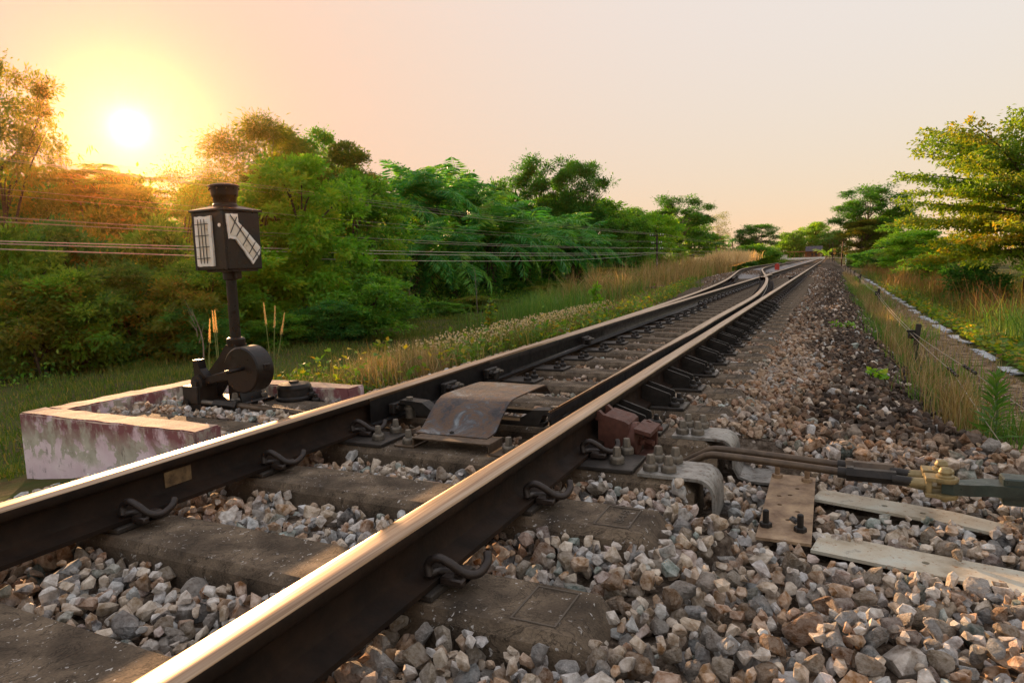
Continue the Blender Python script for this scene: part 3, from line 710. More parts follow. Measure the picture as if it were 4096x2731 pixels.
# ------------------------------------------------------------------ pink concrete box round the lamp stand
def concrete_box():
    t = empty('concrete_box', (-1.74, 2.57, -.5)); tag(t, 'low pink peeling concrete wall boxing in the lamp stand', 'retaining wall')
    L = Vector((1.74, -2.57, .5))
    def seg(name, a, b, c, d, zt=-.10, zb=-.62):
        mb = MB(); bm = bmesh.new(); bmesh.ops.create_cube(bm, size=1.0)
        for v in bm.verts: v.co = Vector(((a+b)/2+v.co.x*(b-a), (c+d)/2+v.co.y*(d-c), (zt+zb)/2+v.co.z*(zt-zb)))
        long_x = (b-a) > (d-c); le = [e for e in bm.edges if abs((e.verts[0].co-e.verts[1].co).x if long_x else (e.verts[0].co-e.verts[1].co).y) > .3]
        bmesh.ops.subdivide_edges(bm, edges=le, cuts=14)
        bmesh.ops.bevel(bm, geom=[e for e in bm.edges if e.is_boundary is False and len(e.link_faces) == 2 and e.link_faces[0].normal.dot(e.link_faces[1].normal) < .5], offset=.008, segments=2, affect='EDGES')
        rr = random.Random(int((a+c)*1000) % 97)
        for v in bm.verts:
            if v.co.z > zt-.05: v.co += Vector((rr.uniform(-1, 1)*.003, rr.uniform(-1, 1)*.003, rr.uniform(-1, 1)*.003))
        bm.normal_update()
        mi = [1 if f.normal.z > .6 else 0 for f in bm.faces]
        me = bpy.data.meshes.new(name); bm.to_mesh(me); bm.free(); me.polygons.foreach_set('material_index', mi); me.materials.append(M_WALL); me.materials.append(M_WTOP)
        o = part(name, me, t, L); return o
    seg('front_wall', -2.39, -1.085, 1.985, 2.125); seg('back_wall', -2.39, -1.085, 3.02, 3.165); seg('side_wall', -2.392, -2.235, 2.127, 3.018, -.102)
concrete_box()

# ------------------------------------------------------------------ switch stand with lamp
def switch_stand():
    bx, by = -1.70, 2.80
    t = empty('switch_stand', (bx, by, SL_TOP)); tag(t, 'black switch stand with boxy signal lamp, white panels and round counterweight', 'switch stand')
    B = M_BLACK; o0 = Vector((-bx, -by, -SL_TOP))
    def P(mb, name, mats=B, par=t, lab=None):
        o = mb.obj(name, mats, par, o0 if par is t else (0, 0, 0))
        if lab: o['label'] = lab
        return o
    zp = SL_TOP
    mb = MB(); mb.box((-1.79, 2.79, zp+.012), (.46, .28, .024), 0, .004); base = P(mb, 'base_plate')
    for dx, dy in ((-.2, -.1), (.17, -.1), (.17, .1), (-.2, .1)):
        part('bolt', BOLT6, base, (-1.79+dx, 2.79+dy, zp+.024))
    # cast frame: inclined leg from the pole socket down to the fork
    mb = MB()
    mb.prism([(-1.665, .175), (-1.735, .175), (-1.80, .10), (-1.93, -.02), (-1.99, -.07), (-1.99, -.144), (-1.90, -.144), (-1.80, -.03), (-1.70, .06), (-1.70, -.144), (-1.62, -.144), (-1.64, .06)], 1, 2.755, 2.845)
    mb.prism([(-1.60, -.144), (-1.70, -.144), (-1.70, .1), (-1.67, .1)], 1, 2.72, 2.88); P(mb, 'cast_frame')
    mb = MB(); mb.lathe([(.050, .165), (.052, .172), (.052, .205), (.045, .212), (.036, .215)], (bx, by, 0), 24); P(mb, 'socket_collar')
    mb = MB(); mb.lathe([(.030, .17), (.029, .58)], (bx, by, 0), 20); pole = P(mb, 'pole')
    mb = MB(); mb.lathe([(.036, .545), (.043, .55), (.043, .600)], (bx, by, 0), 20); mb.box((bx+.02, by, .597), (.20, .19, .012), 0, .003); mb.box((bx+.085, by-.02, .575), (.02, .03, .05), 0, .003); P(mb, 'lamp_bracket')
    # lamp body
    s = .125; z0, z1 = .603, .925
    mb = MB(); mb.box((bx, by, (z0+z1)/2), (2*s, 2*s, z1-z0), 0, .006); body = P(mb, 'lamp_body')
    for sx in (-1, 1): # corner seams
        pass
    mb = MB(); mb.box((bx-s-.006, by-s*.4, .76), (.014, .02, .03), 0, .003); mb.lathe([(.006, 0), (.006, .02)], (bx-s-.025, by-s*.5, .80), 8, axis=0); P(mb, 'latch', B, body)
    mb = MB(); mb.box((bx+.098, by-s-.004, (z0+z1)/2), (.05, .008, .318), 0, .002); mb.box((bx-.112, by-s-.003, (z0+z1)/2), (.024, .006, .318), 0, .002); P(mb, 'door_trim', B, body)
    # roof: overhanging sheet with low hip
    mb = MB(); e = s+.012; zr = z1+.001; V = [(bx-e, by-e, zr), (bx+e, by-e, zr), (bx+e, by+e, zr), (bx-e, by+e, zr), (bx-e, by-e, zr+.010), (bx+e, by-e, zr+.010), (bx+e, by+e, zr+.010), (bx-e, by+e, zr+.010), (bx-.06, by-.06, zr+.034), (bx+.06, by-.06, zr+.034), (bx+.06, by+.06, zr+.034), (bx-.06, by+.06, zr+.034)]
    mb.add(V, [(0, 1, 5, 4), (1, 2, 6, 5), (2, 3, 7, 6), (3, 0, 4, 7), (4, 5, 9, 8), (5, 6, 10, 9), (6, 7, 11, 10), (7, 4, 8, 11), (8, 9, 10, 11), (3, 2, 1, 0)]); roof = P(mb, 'lamp_roof')
    mb = MB(); zc = zr+.030; mb.lathe([(.066, zc), (.066, zc+.012), (.061, zc+.018), (.063, zc+.05), (.070, zc+.058), (.072, zc+.064), (.072, zc+.072), (.078, zc+.112)], (bx, by, 0), 24); ch = P(mb, 'chimney')
    mb = MB(); mb.lathe([(.082, zc+.110), (.087, zc+.115), (.080, zc+.120), (.05, zc+.128), (0.0, zc+.130)], (bx, by, 0), 24); P(mb, 'chimney_cap', M_BLACK, ch)
    for k in range(10):
        a = 2*math.pi*k/10; mb = MB(); mb.box((bx+.078*math.cos(a), by+.078*math.sin(a), zc+.098), (.010, .010, .010), 0, .002); P(mb, 'vent', M_IRON, ch)
    # white panel, side facing the camera along the track: lit rectangle behind a wire grille
    def irregular(poly, amt, seed):
        r_ = random.Random(seed); out = []
        for i, (a, b) in enumerate(poly):
            c, d = poly[(i+1) % len(poly)]
            for k in range(6): tt = k/6; out.append((a+(c-a)*tt+r_.uniform(-amt, amt), b+(d-b)*tt+r_.uniform(-amt, amt)))
        return out
    yf = by-s-.0085
    mb = MB(); mb.prism(irregular([(-1.797, .625), (-1.670, .625), (-1.668, .898), (-1.795, .898)], .0022, 2), 1, yf-.005, yf+.009); pn = P(mb, 'lit_panel', M_WHITE, t, 'white painted rectangular panel with a wire grille')
    mb = MB(); mb.box((-1.7325, yf-.0065, .7615), (.078, .004, .215)); P(mb, 'lens', M_CREAM, pn)
    for k in range(3): mb = MB(); mb.tube([(-1.757+k*.0245, yf-.012, .640), (-1.757+k*.0245, yf-.014, .882)], .0022, 6); P(mb, 'grille_bar', M_IRON, pn)
    for k in range(4): mb = MB(); mb.tube([(-1.785, yf-.011, .668+k*.062), (-1.682, yf-.013, .670+k*.062)], .0020, 6); P(mb, 'grille_bar', M_IRON, pn)
    # arrow panel, side facing the track
    xf = bx+s
    mb = MB(); mb.prism(irregular([(2.682, .905), (2.758, .908), (2.760, .865), (2.905, .728), (2.902, .690), (2.845, .632), (2.735, .770), (2.690, .772)], .0018, 3), 0, xf-.002, xf+.010); ar = P(mb, 'arrow_panel', M_WHITE, t, 'white bent arrow panel with a wire grille')
    mb = MB(); mb.prism([(2.695, .893), (2.745, .893), (2.747, .860), (2.885, .722), (2.848, .660), (2.733, .787), (2.697, .792)], 0, xf+.010, xf+.0125); P(mb, 'lens', M_CREAM, ar)
    for a, b in (((2.70, .90), (2.89, .665)), ((2.695, .80), (2.745, .89)), ((2.735, .785), (2.785, .85)), ((2.775, .735), (2.825, .80)), ((2.815, .690), (2.865, .755)), ((2.84, .655), (2.895, .715))):
        mb = MB(); mb.tube([(xf+.016, *a), (xf+.017, *b)], .0022, 6); P(mb, 'grille_bar', M_IRON, ar)
    mb = MB(); mb.lathe([(.010, 0), (.010, .004), (.0, .006)], (bx+.098, yf-.008, .845), 12, axis=1); P(mb, 'paint_spot', M_WHITE, body)
    # counterweight and lever
    cx, cz = -1.435, .065
    mb = MB(); mb.lathe([(.0, 2.575), (.118, 2.575), (.1255, 2.582), (.1255, 2.688), (.118, 2.695), (0, 2.695)], (cx, 0, cz), 40, axis=1, cap=False); cw = P(mb, 'counterweight', M_BLACK)
    mb = MB(); mb.tube([(cx+.02, 2.58, cz+.012), (cx+.005, 2.47, cz+.004)], .0105, 10); P(mb, 'handle_peg', M_BLACK, cw)
    mb = MB(); mb.box((cx+.112, 2.64, cz+.015), (.035, .05, .035), 0, .004); P(mb, 'lug', M_BLACK, cw)
    ang = math.atan2(cz+.03, cx+1.83); Mx = Matrix.Rotation(-ang, 3, 'Y')
    mb = MB(); mb.box(((cx-1.83)/2, 2.655, (cz-.03)/2), (.43, .035, .048), 0, .004, M=Mx); lev = P(mb, 'lever', M_BLACK)
    mb = MB(); mb.lathe([(.045, 2.615), (.045, 2.70)], (-1.83, 0, -.03), 20, axis=1); mb.lathe([(.024, 2.595), (.024, 2.615)], (-1.83, 0, -.03), 6, axis=1, smooth=False); P(mb, 'pivot_boss', M_IRON, lev)
    mb = MB(); mb.prism([(-1.80, -.01), (-1.86, -.01), (-1.865, .10), (-1.825, .102), (-1.815, .05), (-1.77, .005)], 1, 2.63, 2.68); P(mb, 'stop_horn', M_BLACK)
    mb = MB(); mb.prism([(-1.79, -.05), (-1.87, -.05), (-1.93, -.12), (-1.93, -.19), (-1.79, -.19)], 1, 2.60, 2.70); mb.lathe([(.022, 2.58), (.022, 2.60)], (-1.885, 0, -.14), 6, axis=1, smooth=False); mb.box((-1.86, 2.66, -.095), (.12, .14, .10), 0, .004); P(mb, 'crank_block', M_IRON)
switch_stand()
def throw_rod():
    t = empty('throw_rod', (-1.75, 2.62, -.15)); tag(t, 'brown throw rod running from the lamp stand under the left rail', 'rod'); o0 = Vector((1.75, -2.62, .15))
    mb = MB(); mb.tube(smooth_path([(-1.52, 2.615, -.140), (-1.30, 2.615, -.146), (-1.05, 2.615, -.158), (-.85, 2.615, -.185), (-.6, 2.615, -.205), (.3, 2.615, -.205)], 5), .019, 10); mb.obj('rod', M_ROD, t, o0)
    mb = MB(); mb.tube([(-1.80, 2.615, -.135), (-1.68, 2.615, -.137)], .014, 10); mb.obj('threaded_end', M_BOLT, t, o0)
    mb = MB(); mb.hexa((-1.69, 2.615, -.138), .026, .17, 0, 1, 6, axis=0); mb.hexa((-1.545, 2.615, -.139), .032, .035, 0, 1, 6, axis=0); mb.obj('turnbuckle', M_IRON, t, o0)
throw_rod()
def round_cap():
    t = empty('inspection_box', (-1.45, 2.975, -.24)); tag(t, 'round black bolted cap on the stones inside the pink box', 'cap')
    mb = MB(); mb.lathe([(.095, 0), (.095, .07), (.108, .076), (.108, .088), (.098, .098), (.096, .140)], n=32); mb.box((.13, 0, .055), (.12, .09, .02), 0, .006); body = mb.obj('housing', M_IRON, t)
    mb = MB(); mb.lathe([(.099, .138), (.099, .150), (.088, .166), (.03, .172), (.028, .182), (0, .183)], n=32); mb.obj('lid', M_BLACK, t)
    part('bolt', DBOLT, t, (.16, 0, .065)); part('bolt', DBOLT, t, (-.10, -.02, .08)); part('bolt', DBOLT, t, (.098, .03, .092))
round_cap()

# ------------------------------------------------------------------ steel hood over the switch rods, and what lies under it
def hood():
    t = empty('steel_hood', (0, 2.66, SL_TOP)); tag(t, 'bent steel hood plate covering the switch rods between the rails', 'cover'); o0 = Vector((0, -2.66, -SL_TOP))
    ctr = smooth_path([(2.345, -.116), (2.395, -.112), (2.435, -.092), (2.49, -.045)], 4) if False else None
    prof = [Vector((0, a, b)) for a, b in ((2.345, -.117), (2.385, -.115), (2.415, -.105), (2.44, -.088), (2.475, -.06), (2.535, -.022), (2.575, -.006), (2.62, -.001), (2.70, .0), (2.90, -.001), (2.955, -.004), (2.985, -.016), (3.005, -.035), (3.03, -.06))]
    # sheet with thickness, slightly dented
    nx = 15; th = .006; V = []; rr = random.Random(4)
    def nrm(k):
        a = prof[max(k-1, 0)]; b = prof[min(k+1, len(prof)-1)]; d = (b-a).normalized(); return Vector((0, -d.z, d.y))
    for side in (0, 1):
        for k, p_ in enumerate(prof):
            for j in range(nx):
                f = j/(nx-1); x = -.19+f*.355; w = .006*max(0, 1-k/2.0)*(1 if j in (0, nx-1) else 0)
                q = p_-nrm(k)*th*side; dent = .0025*math.sin(x*19+k*.9)*(1 if k > 2 else .3)
                V.append((x+(.006 if (j == 0 and k < 2) else -.006 if (j == nx-1 and k < 2) else 0), q.y, q.z+dent*.6))
    n1 = nx*len(prof); fs = []
    for side in (0, 1):
        for k in range(len(prof)-1):
            for j in range(nx-1):
                a = side*n1+k*nx+j; fs.append((a, a+1, a+nx+1, a+nx) if side == 0 else (a+nx, a+nx+1, a+1, a))
    for k in range(len(prof)-1):
        for j in (0, nx-1): a = k*nx+j; fs.append((a, a+nx, n1+a+nx, n1+a))
    for k in (0, len(prof)-1):
        for j in range(nx-1): a = k*nx+j; fs.append((a, a+1, n1+a+1, n1+a))
    mb = MB(); mb.add(V, fs, 0, True); h = mb.obj('hood_plate', M_HOOD, t, o0)
    h.data.set_sharp_from_angle(angle=rad(40))
    part('rivet', (lambda m: (m.lathe([(.010, 0), (.009, .006), (0, .010)], n=12), m.mesh('rivet', M_IRON))[1])(MB()), h, (-.02, 2.372, -.115))
    # channel bracket with feet
    mb = MB(); yb0, yb1 = 2.275, 2.395; zt = -.124
    mb.box((.025, (yb0+yb1)/2, zt), (.36, yb1-yb0, .006), 0, .001); mb.box((-.152, (yb0+yb1)/2, zt-.0175), (.006, yb1-yb0, .030), 0, .001); mb.box((.202, (yb0+yb1)/2, zt-.0175), (.006, yb1-yb0, .030), 0, .001)
    mb.box((-.20, (yb0+yb1)/2, SL_TOP+.0045), (.10, yb1-yb0, .007), 0, .001); mb.box((.255, (yb0+yb1)/2, SL_TOP+.0045), (.11, yb1-yb0, .007), 0, .001); br = mb.obj('channel_bracket', M_RUSTP if False else m_rust('bracket_rust', (.05,.035,.022), (.15,.10,.06), .6, .3, 20), t, o0)
    part('screw_spike', BOLT, br, (-.20, 2.315, SL_TOP+.008)); part('screw_spike', BOLT, br, (.262, 2.335, SL_TOP+.008))
    return t
hood()
def stretcher():
    t = empty('stretcher_bar', (0, 2.66, -.15)); tag(t, 'dark stretcher bar with bolted lugs joining the two switch blades under the hood', 'bar'); o0 = Vector((0, -2.66, .15))
    mb = MB(); mb.box((-.02, 2.66, -.120), (.62, .055, .022), 0, .003); mb.box((-.02, 2.90, -.125), (.72, .05, .02), 0, .003); mb.obj('bar', M_IRON, t, o0)
    for sx, x in ((-1, -.36), (1, .27)):
        mb = MB(); mb.prism([(x-.09*sx, -.118), (x-.09*sx, -.095), (x-.03*sx, -.055), (x+.09*sx, -.048), (x+.10*sx, -.066), (x+.02*sx, -.075), (x, -.118)][::sx], 1, 2.625, 2.695); lug = mb.obj('lug', M_IRON, t, o0)
        mb = MB(); mb.hexa((x+.06*sx, 2.66, -.055), .018, .016); mb.lathe([(.024, -.14), (.024, -.10), (.03, -.098), (.03, -.085), (.022, -.083), (.022, -.060)], (x+.06*sx, 2.66, 0), 16); mb.obj('pin', M_BOLT, t, o0)
        mb = MB(); mb.box((x+.115*sx, 2.66, -.085), (.03, .16, .05), 0, .004); [mb.hexa((x+.115*sx-.03*sx if sx > 0 else x+.115*sx+.0, 2.61+.1*k, -.085), .014, .03*(-sx), axis=0) for k in (0, 1)]; mb.obj('blade_bracket', M_IRON, t, o0)
stretcher()
# black bolted blocks on the gauge side of the left blade
for y, lab in ((3.12, 'small black bolted block on the left blade just behind the hood'), (3.62, 'black bolted stop on the left blade, second behind the hood'), (5.4, 'black bolted stop on the left blade farther along')):
    t = empty('blade_stop', (-.46, y, -.1)); tag(t, lab, 'blade stop', 'stops bolted to the left blade')
    mb = MB(); mb.box((-.012, 0, .025), (.03, .14, .06), 0, .005); mb.box((.008, .0, .01), (.05, .055, .05), 0, .006); mb.obj('block', M_IRON, t)
    for dy in (-.045, .05):
        mb = MB(); mb.hexa((.004, dy, .03), .017, .022, axis=0); mb.tube([(.02, dy, .03), (.05, dy, .03)], .009, 8); mb.obj('bolt', M_BOLT if dy > 0 else M_IRON, t)
# rail brand plate on the left rail's web
mb = MB(); mb.box((-.5355+.0095, 1.46, -.078), (.002, .10, .05), 0, .0); o = mb.obj('name_plate', m_rust('worn_plate', (.05,.03,.015), (.26,.17,.08), .5, .3, 30)); tag(o, 'small worn rectangular plate stuck on the web of the left rail', 'plate')

# ------------------------------------------------------------------ detector box, straps, rods and plates on the right
def detector():
    t = empty('detector_box', (.66, 2.6, -.15)); tag(t, 'red-brown rusty cast box clamped to the outside of the right rail', 'detector box'); o0 = Vector((-.66, -2.6, .15))
    mb = MB(); mb.prism([(.575, -.045), (.60, -.028), (.685, -.050), (.70, -.06), (.70, -.20), (.575, -.20)], 1, 2.515, 2.665); mb.obj('housing', M_REDBOX, t, o0)
    for y in (2.525, 2.64): mb = MB(); mb.prism([(.565, -.018), (.58, -.012), (.60, -.03), (.60, -.05), (.565, -.05)], 1, y-.012, y+.012); mb.obj('hook', M_REDBOX, t, o0)
    mb = MB(); mb.lathe([(.060, .69), (.066, .695), (.066, .722), (.058, .726)], (0, 2.575, -.128), 24, axis=0); mb.obj('collar', M_REDBOX, t, o0)
    mb = MB(); mb.prism([(.724, -.075), (.745, -.070), (.775, -.085), (.78, -.12), (.775, -.20), (.724, -.20)], 1, 2.65, 2.67); mb.prism([(.724, -.070), (.79, -.085), (.79, -.10), (.724, -.085)], 1, 2.50, 2.67); mb.box((.752, 2.575, -.196), (.056, .17, .016), 0, .003); mb.obj('end_frame', M_REDBOX, t, o0)
    mb = MB(); mb.tube([(.72, 2.585, -.135), (.785, 2.57, -.142)], .012, 10); mb.tube([(.775, 2.64, -.10), (.80, 2.655, -.102)], .010, 8); mb.lathe([(.02, 0), (.02, .02)], (.735, 2.58, -.15), 10); mb.obj('pins', M_REDBOX, t, o0)
    mb = MB(); mb.hexa((.775, 2.60, -.225), .014, .03); mb.obj('bolt', M_REDBOX, t, o0)
detector()
def strap(y0, y1, x0, xb, foot, label):
    t = empty('bent_strap', ((x0+xb)/2, (y0+y1)/2, SL_TOP)); tag(t, label, 'strap', 'bent steel straps bolted to sleeper ends'); o0 = Vector((-(x0+xb)/2, -(y0+y1)/2, -SL_TOP))
    th = .011; z = SL_TOP+.001; R = .055; out = [(x0, z+th), (xb-R, z+th)]
    for k in range(1, 9): a = math.pi/2*(1-k/8); out.append((xb-R+math.cos(a)*(R+th)*.95+0, z+th-R-th+math.sin(a)*(R+th)))
    xe = out[-1][0]; out.append((xe+.002, -.30 if not foot else -.27))
    if foot: out += [(xe+.02, -.305), (xe+.06, -.318), (1.235, -.318)]
    # inner line
    P2 = [Vector((a, 0, b)) for a, b in out]; inn = []
    for k, p_ in enumerate(P2):
        d = (P2[min(k+1, len(P2)-1)]-P2[max(k-1, 0)]).normalized(); inn.append((p_.x-d.z*-th*-1 if False else p_.x+d.z*th, p_.z-d.x*th))
    mb = MB(); mb.prism(out+inn[::-1], 1, y0, y1); o = mb.obj('strap_plate', M_STRAP, t, o0)
    for bx in (x0+.035, x0+.098):
        for by_ in (y0+.05, y1-.012 if y1-y0 < .19 else y1-.03): part('screw_spike', BOLT6, t, (bx-(x0+xb)/2, by_-(y0+y1)/2, .012), (0, 0, random.random()))
strap(2.222, 2.42, .81, 1.065, False, 'nearer bent steel strap with four square bolts, ending in the stones')
strap(2.765, 2.955, .815, 1.06, True, 'farther bent steel strap with four square bolts, foot turned outward')
def drilled_plate():
    t = empty('drilled_plate', (1.29, 2.40, -.305)); tag(t, 'rusty steel plate with round holes and four bolts lying in the stones', 'plate')
    x0, x1, y0, y1 = -.0765, .0785, -.33, .33; holes = [(-.035, .07), (.0, .09), (-.028, -.02), (.03, -.07), (.035, -.14), (.005, -.155), (.02, .17)]
    # plate as grid of cells with holes left open: built by a boolean-free ring fill
    bm = bmesh.new(); outer = [bm.verts.new((x, y, 0)) for x, y in ((x0, y0), (x1, y0), (x1, y1), (x0, y1))]; ed = [bm.edges.new((outer[i], outer[(i+1) % 4])) for i in range(4)]
    for hx, hy in holes:
        ring = [bm.verts.new((hx+.0085*math.cos(2*math.pi*k/12), hy+.0085*math.sin(2*math.pi*k/12), 0)) for k in range(12)]; ed += [bm.edges.new((ring[i], ring[(i+1) % 12])) for i in range(12)]
    bmesh.ops.triangle_fill(bm, edges=ed, use_beauty=True, use_dissolve=False)
    g = bmesh.ops.extrude_face_region(bm, geom=list(bm.faces)); [setattr(v, 'co', v.co+Vector((0, 0, .009))) for v in g['geom'] if isinstance(v, bmesh.types.BMVert)]
    bmesh.ops.recalc_face_normals(bm, faces=list(bm.faces)); me = bpy.data.meshes.new('plate'); bm.to_mesh(me); bm.free(); me.materials.append(M_RUSTP); pl = part('plate', me, t, (0, 0, .03))
    for bx, by in ((-.055, -.235), (.045, -.24), (-.055, .285), (.05, .265)):
        mb = MB(); mb.lathe([(.019, 0), (.019, .012), (.017, .014)], n=6, smooth=False); mb.lathe([(.0095, .012), (.0095, .052), (.006, .055)], n=12); mb.obj('bolt', M_IRON if by < 0 else M_RUSTP, t, (bx, by, .039))
drilled_plate()
def flat_bar(p0, p1, w, label, hs):
    d = Vector((p1[0]-p0[0], p1[1]-p0[1], 0)); L = d.length; rz = math.atan2(d.y, d.x)
    t = empty('flat_bar', (*p0, -.288), rz); tag(t, label, 'flat bar', 'flat steel bars in the stones')
    bm = bmesh.new(); o4 = [bm.verts.new((x, y, 0)) for x, y in ((0, -w/2), (L*.7, -w/2), (L, -w*.42), (L, w*.42), (L*.7, w/2), (0, w/2))]; ed = [bm.edges.new((o4[i], o4[(i+1) % 6])) for i in range(6)]
    for h in hs:
        ring = [bm.verts.new((h*L+.010*math.cos(2*math.pi*k/12), .01*math.sin(h*9)+.010*math.sin(2*math.pi*k/12), 0)) for k in range(12)]; ed += [bm.edges.new((ring[i], ring[(i+1) % 12])) for i in range(12)]
    bmesh.ops.triangle_fill(bm, edges=ed, use_beauty=True); bmesh.ops.subdivide_edges(bm, edges=[e for e in bm.edges if e.calc_length() > .12], cuts=4, use_grid_fill=False); bmesh.ops.triangulate(bm, faces=list(bm.faces))
    g = bmesh.ops.extrude_face_region(bm, geom=list(bm.faces)); [setattr(v, 'co', v.co+Vector((0, 0, .010))) for v in g['geom'] if isinstance(v, bmesh.types.BMVert)]
    for v in bm.verts: v.co.z -= .05*max(0, (v.co.x/L-.72))**1.3*1.2
    bmesh.ops.recalc_face_normals(bm, faces=list(bm.faces)); me = bpy.data.meshes.new('bar'); bm.to_mesh(me); bm.free(); me.materials.append(M_FLAT); part('bar', me, t)
flat_bar((1.375, 2.575), (1.93, 2.44), .12, 'farther flat steel bar running right from the drilled plate', (.38, .58))
flat_bar((1.38, 2.13), (2.15, 1.985), .145, 'nearer flat steel bar with a stone lying on it', (.36,))
# stone on the bar and the blue-grey stone on the plate
for (x, y, z, s, k, lab) in ((1.735, 2.105, -.253, .030, 5, 'mossy dark stone lying on the nearer flat bar'), (1.315, 2.20, -.248, .021, 8, 'small blue-grey stone lying on the drilled plate'), (1.93, 2.42, -.268, .034, 2, 'dark brown stone against the end of the farther flat bar')):
    o = link('loose_stone', SHAPES[k][4]); o.location = (x, y, z); o.scale = (s, s, s); o.rotation_euler = (.3, .2, k); tag(o, lab, 'stone')
def pull_rod(dy, label, long):
    t = empty('pull_rod', (1.4, 2.5+dy, -.16)); tag(t, label, 'rod', 'pull rods running to the right'); o0 = Vector((-1.4, -2.5-dy, .16)); y = 2.515+dy
    mb = MB(); mb.tube(smooth_path([(.70, y+.03, -.235), (.86, y+.025, -.23), (.945, y+.02, -.19), (1.0, y+.01, -.158), (1.06, y, -.152), (1.25, y-.02, -.155), (1.47, y-.045, -.160)], 6), .0135, 12); mb.obj('rod', M_ROD, t, o0)
    mb = MB(); mb.tube([(1.44, y-.042, -.160), (1.49, y-.047, -.161)], .019, 14); mb.obj('thread', M_IRON, t, o0); mb = MB(); mb.tube([(1.60, y-.058, -.164), (1.66, y-.064, -.166)], .017, 14); mb.obj('thread', M_IRON, t, o0)
    mb = MB(); mb.hexa((1.465, y-.044, -.160), .027, .022, axis=0); mb.hexa((1.487, y-.046, -.161), .024, .125, axis=0); mb.obj('turnbuckle', M_IRON if dy <= 0 else M_ROD, t, o0)
    mb = MB(); mb.tube([(1.64, y-.062, -.166), (1.70, y-.068, -.168)], [.016, .022], 12)
    for s in (-1, 1): mb.lathe([(.0, -.007), (.036, -.007), (.038, 0), (.036, .007), (.0, .007)], (1.745, y-.074, -.168+s*.026), 20); mb.box((1.715, y-.070, -.168+s*.026), (.05, .06, .013), 0, .002)
    mb.box((1.70, y-.068, -.168), (.018, .058, .062), 0, .003); mb.obj('fork', M_BRASS, t, o0)
    mb = MB(); mb.lathe([(.026, -.137), (.026, -.130), (.018, -.126), (.020, -.118), (.014, -.106), (.0, -.103)], (1.745, y-.074, 0), 18); mb.lathe([(.010, -.215), (.010, -.13)], (1.745, y-.074, 0), 10); mb.obj('pin', M_BRASS, t, o0)
pull_rod(0, 'nearer brown pull rod with turnbuckle and yellow fork end', True); pull_rod(.085, 'farther brown pull rod with turnbuckle behind the nearer one', True)
def drive_bar():
    t = empty('drive_bar', (1.9, 2.45, -.17)); tag(t, 'dark green steel bar coming from the right edge to the rod forks', 'bar'); o0 = Vector((-1.9, -2.45, .17))
    mb = MB(); mb.prism([(1.735, 2.428), (1.765, 2.418), (1.82, 2.425), (1.86, 2.44), (2.9, 2.48), (2.9, 2.56), (1.86, 2.515), (1.81, 2.485), (1.765, 2.465), (1.738, 2.455)], 2, -.186, -.150); mb.box((2.35, 2.485, -.170), (.9, .07, .085), 0, .004); mb.obj('bar', M_GREEN, t, o0)
drive_bar()
def machine():
    t = empty('point_machine', (2.35, 2.3, -.4)); tag(t, 'pale green point machine casing cut off by the right edge', 'point machine')
    mb = MB(); mb.box((.12, -.02, .085), (.5, .45, .17), 0, .02); mb.obj('casing', plain('pale_green_paint', (.33,.36,.24), .6, 0, .2, 14), t)
    mb = MB(); mb.box((-.19, .0, .05), (.12, .22, .03), 0, .004); mb.obj('foot', M_GREEN, t)
machine()

# ------------------------------------------------------------------ vegetation
def unit(v): return v/np.maximum(np.linalg.norm(v, axis=-1, keepdims=True), 1e-9)
def leaf_quads(P, A, Lr, Wr, r, flat=.5):
    """rhombic leaves at P along A; Lr, Wr lengths and widths (arrays); normals lean upward by `flat`"""
    n = len(P); A = unit(A); Nn = unit(r.normal(size=(n, 3))+np.array([0, 0, flat*2])); S = unit(np.cross(A, Nn))
    Lr = np.broadcast_to(Lr, n)[:, None]; Wr = np.broadcast_to(Wr, n)[:, None]; up = np.cross(S, A)
    m = P+A*Lr*.45+up*Lr*.06
    return np.stack([P, m+S*Wr*.5, P+A*Lr-up*Lr*.08, m-S*Wr*.5], 1)
def quads_mesh(name, Q, mats, r, rnd=None, midx=None):
    n = len(Q); return np_mesh(name, Q.reshape(-1, 3), np.arange(n*4).reshape(n, 4), mats, {'rnd': r.random(n) if rnd is None else rnd}, midx=midx)
def ellipsoid_pts(n, r, lo=.45, p=.6):
    d = unit(r.normal(size=(n, 3))); return d*(lo+(1-lo)*r.random((n, 1))**p)
def crown_clusters(kind, seed, R, Hh, zb):
    """list of cluster centres for a crown of radius R, from zb to Hh"""
    r = np.random.default_rng(seed)
    if kind == 'umbrella':
        C = []
        for k in range(7):
            z = zb+(Hh-zb)*(.25+.72*k/6); rk = R*(1.0-.55*abs(k/6-.55))*r.uniform(.8, 1.1)
            for j in range(11):
                a = r.uniform(0, 6.28); q = rk*math.sqrt(r.uniform(.05, 1)); C.append((q*math.cos(a), q*math.sin(a), z+r.normal()*.03*Hh))
        return np.array(C)
    n = {'fine': 13, 'broad': 12, 'bamboo': 15, 'bush': 9, 'dark': 12}.get(kind, 12); hz_ = (Hh-zb)/2; c = (zb+Hh)/2; C = []
    for k in range(n):
        f = (k+.5)/n; z = zb+(Hh-zb)*(.10+.80*f); rad_ = R*math.sqrt(max(.08, 1-((z-c)/hz_)**2)); a = k*2.399+r.uniform(-.4, .4); q = rad_*r.uniform(.35, .72)*(1 if f < .93 else .2)
        lc = np.array([q*math.cos(a), q*math.sin(a), z]); lr = R*r.uniform(.36, .52)*(.62 if f > .85 else 1)
        m = 17; d = unit(r.normal(size=(m, 3))+np.array([0, 0, .30])); C.append(lc+d*lr*np.array([1, 1, .72])*r.uniform(.75, 1.05, (m, 1)))
    return np.concatenate(C)
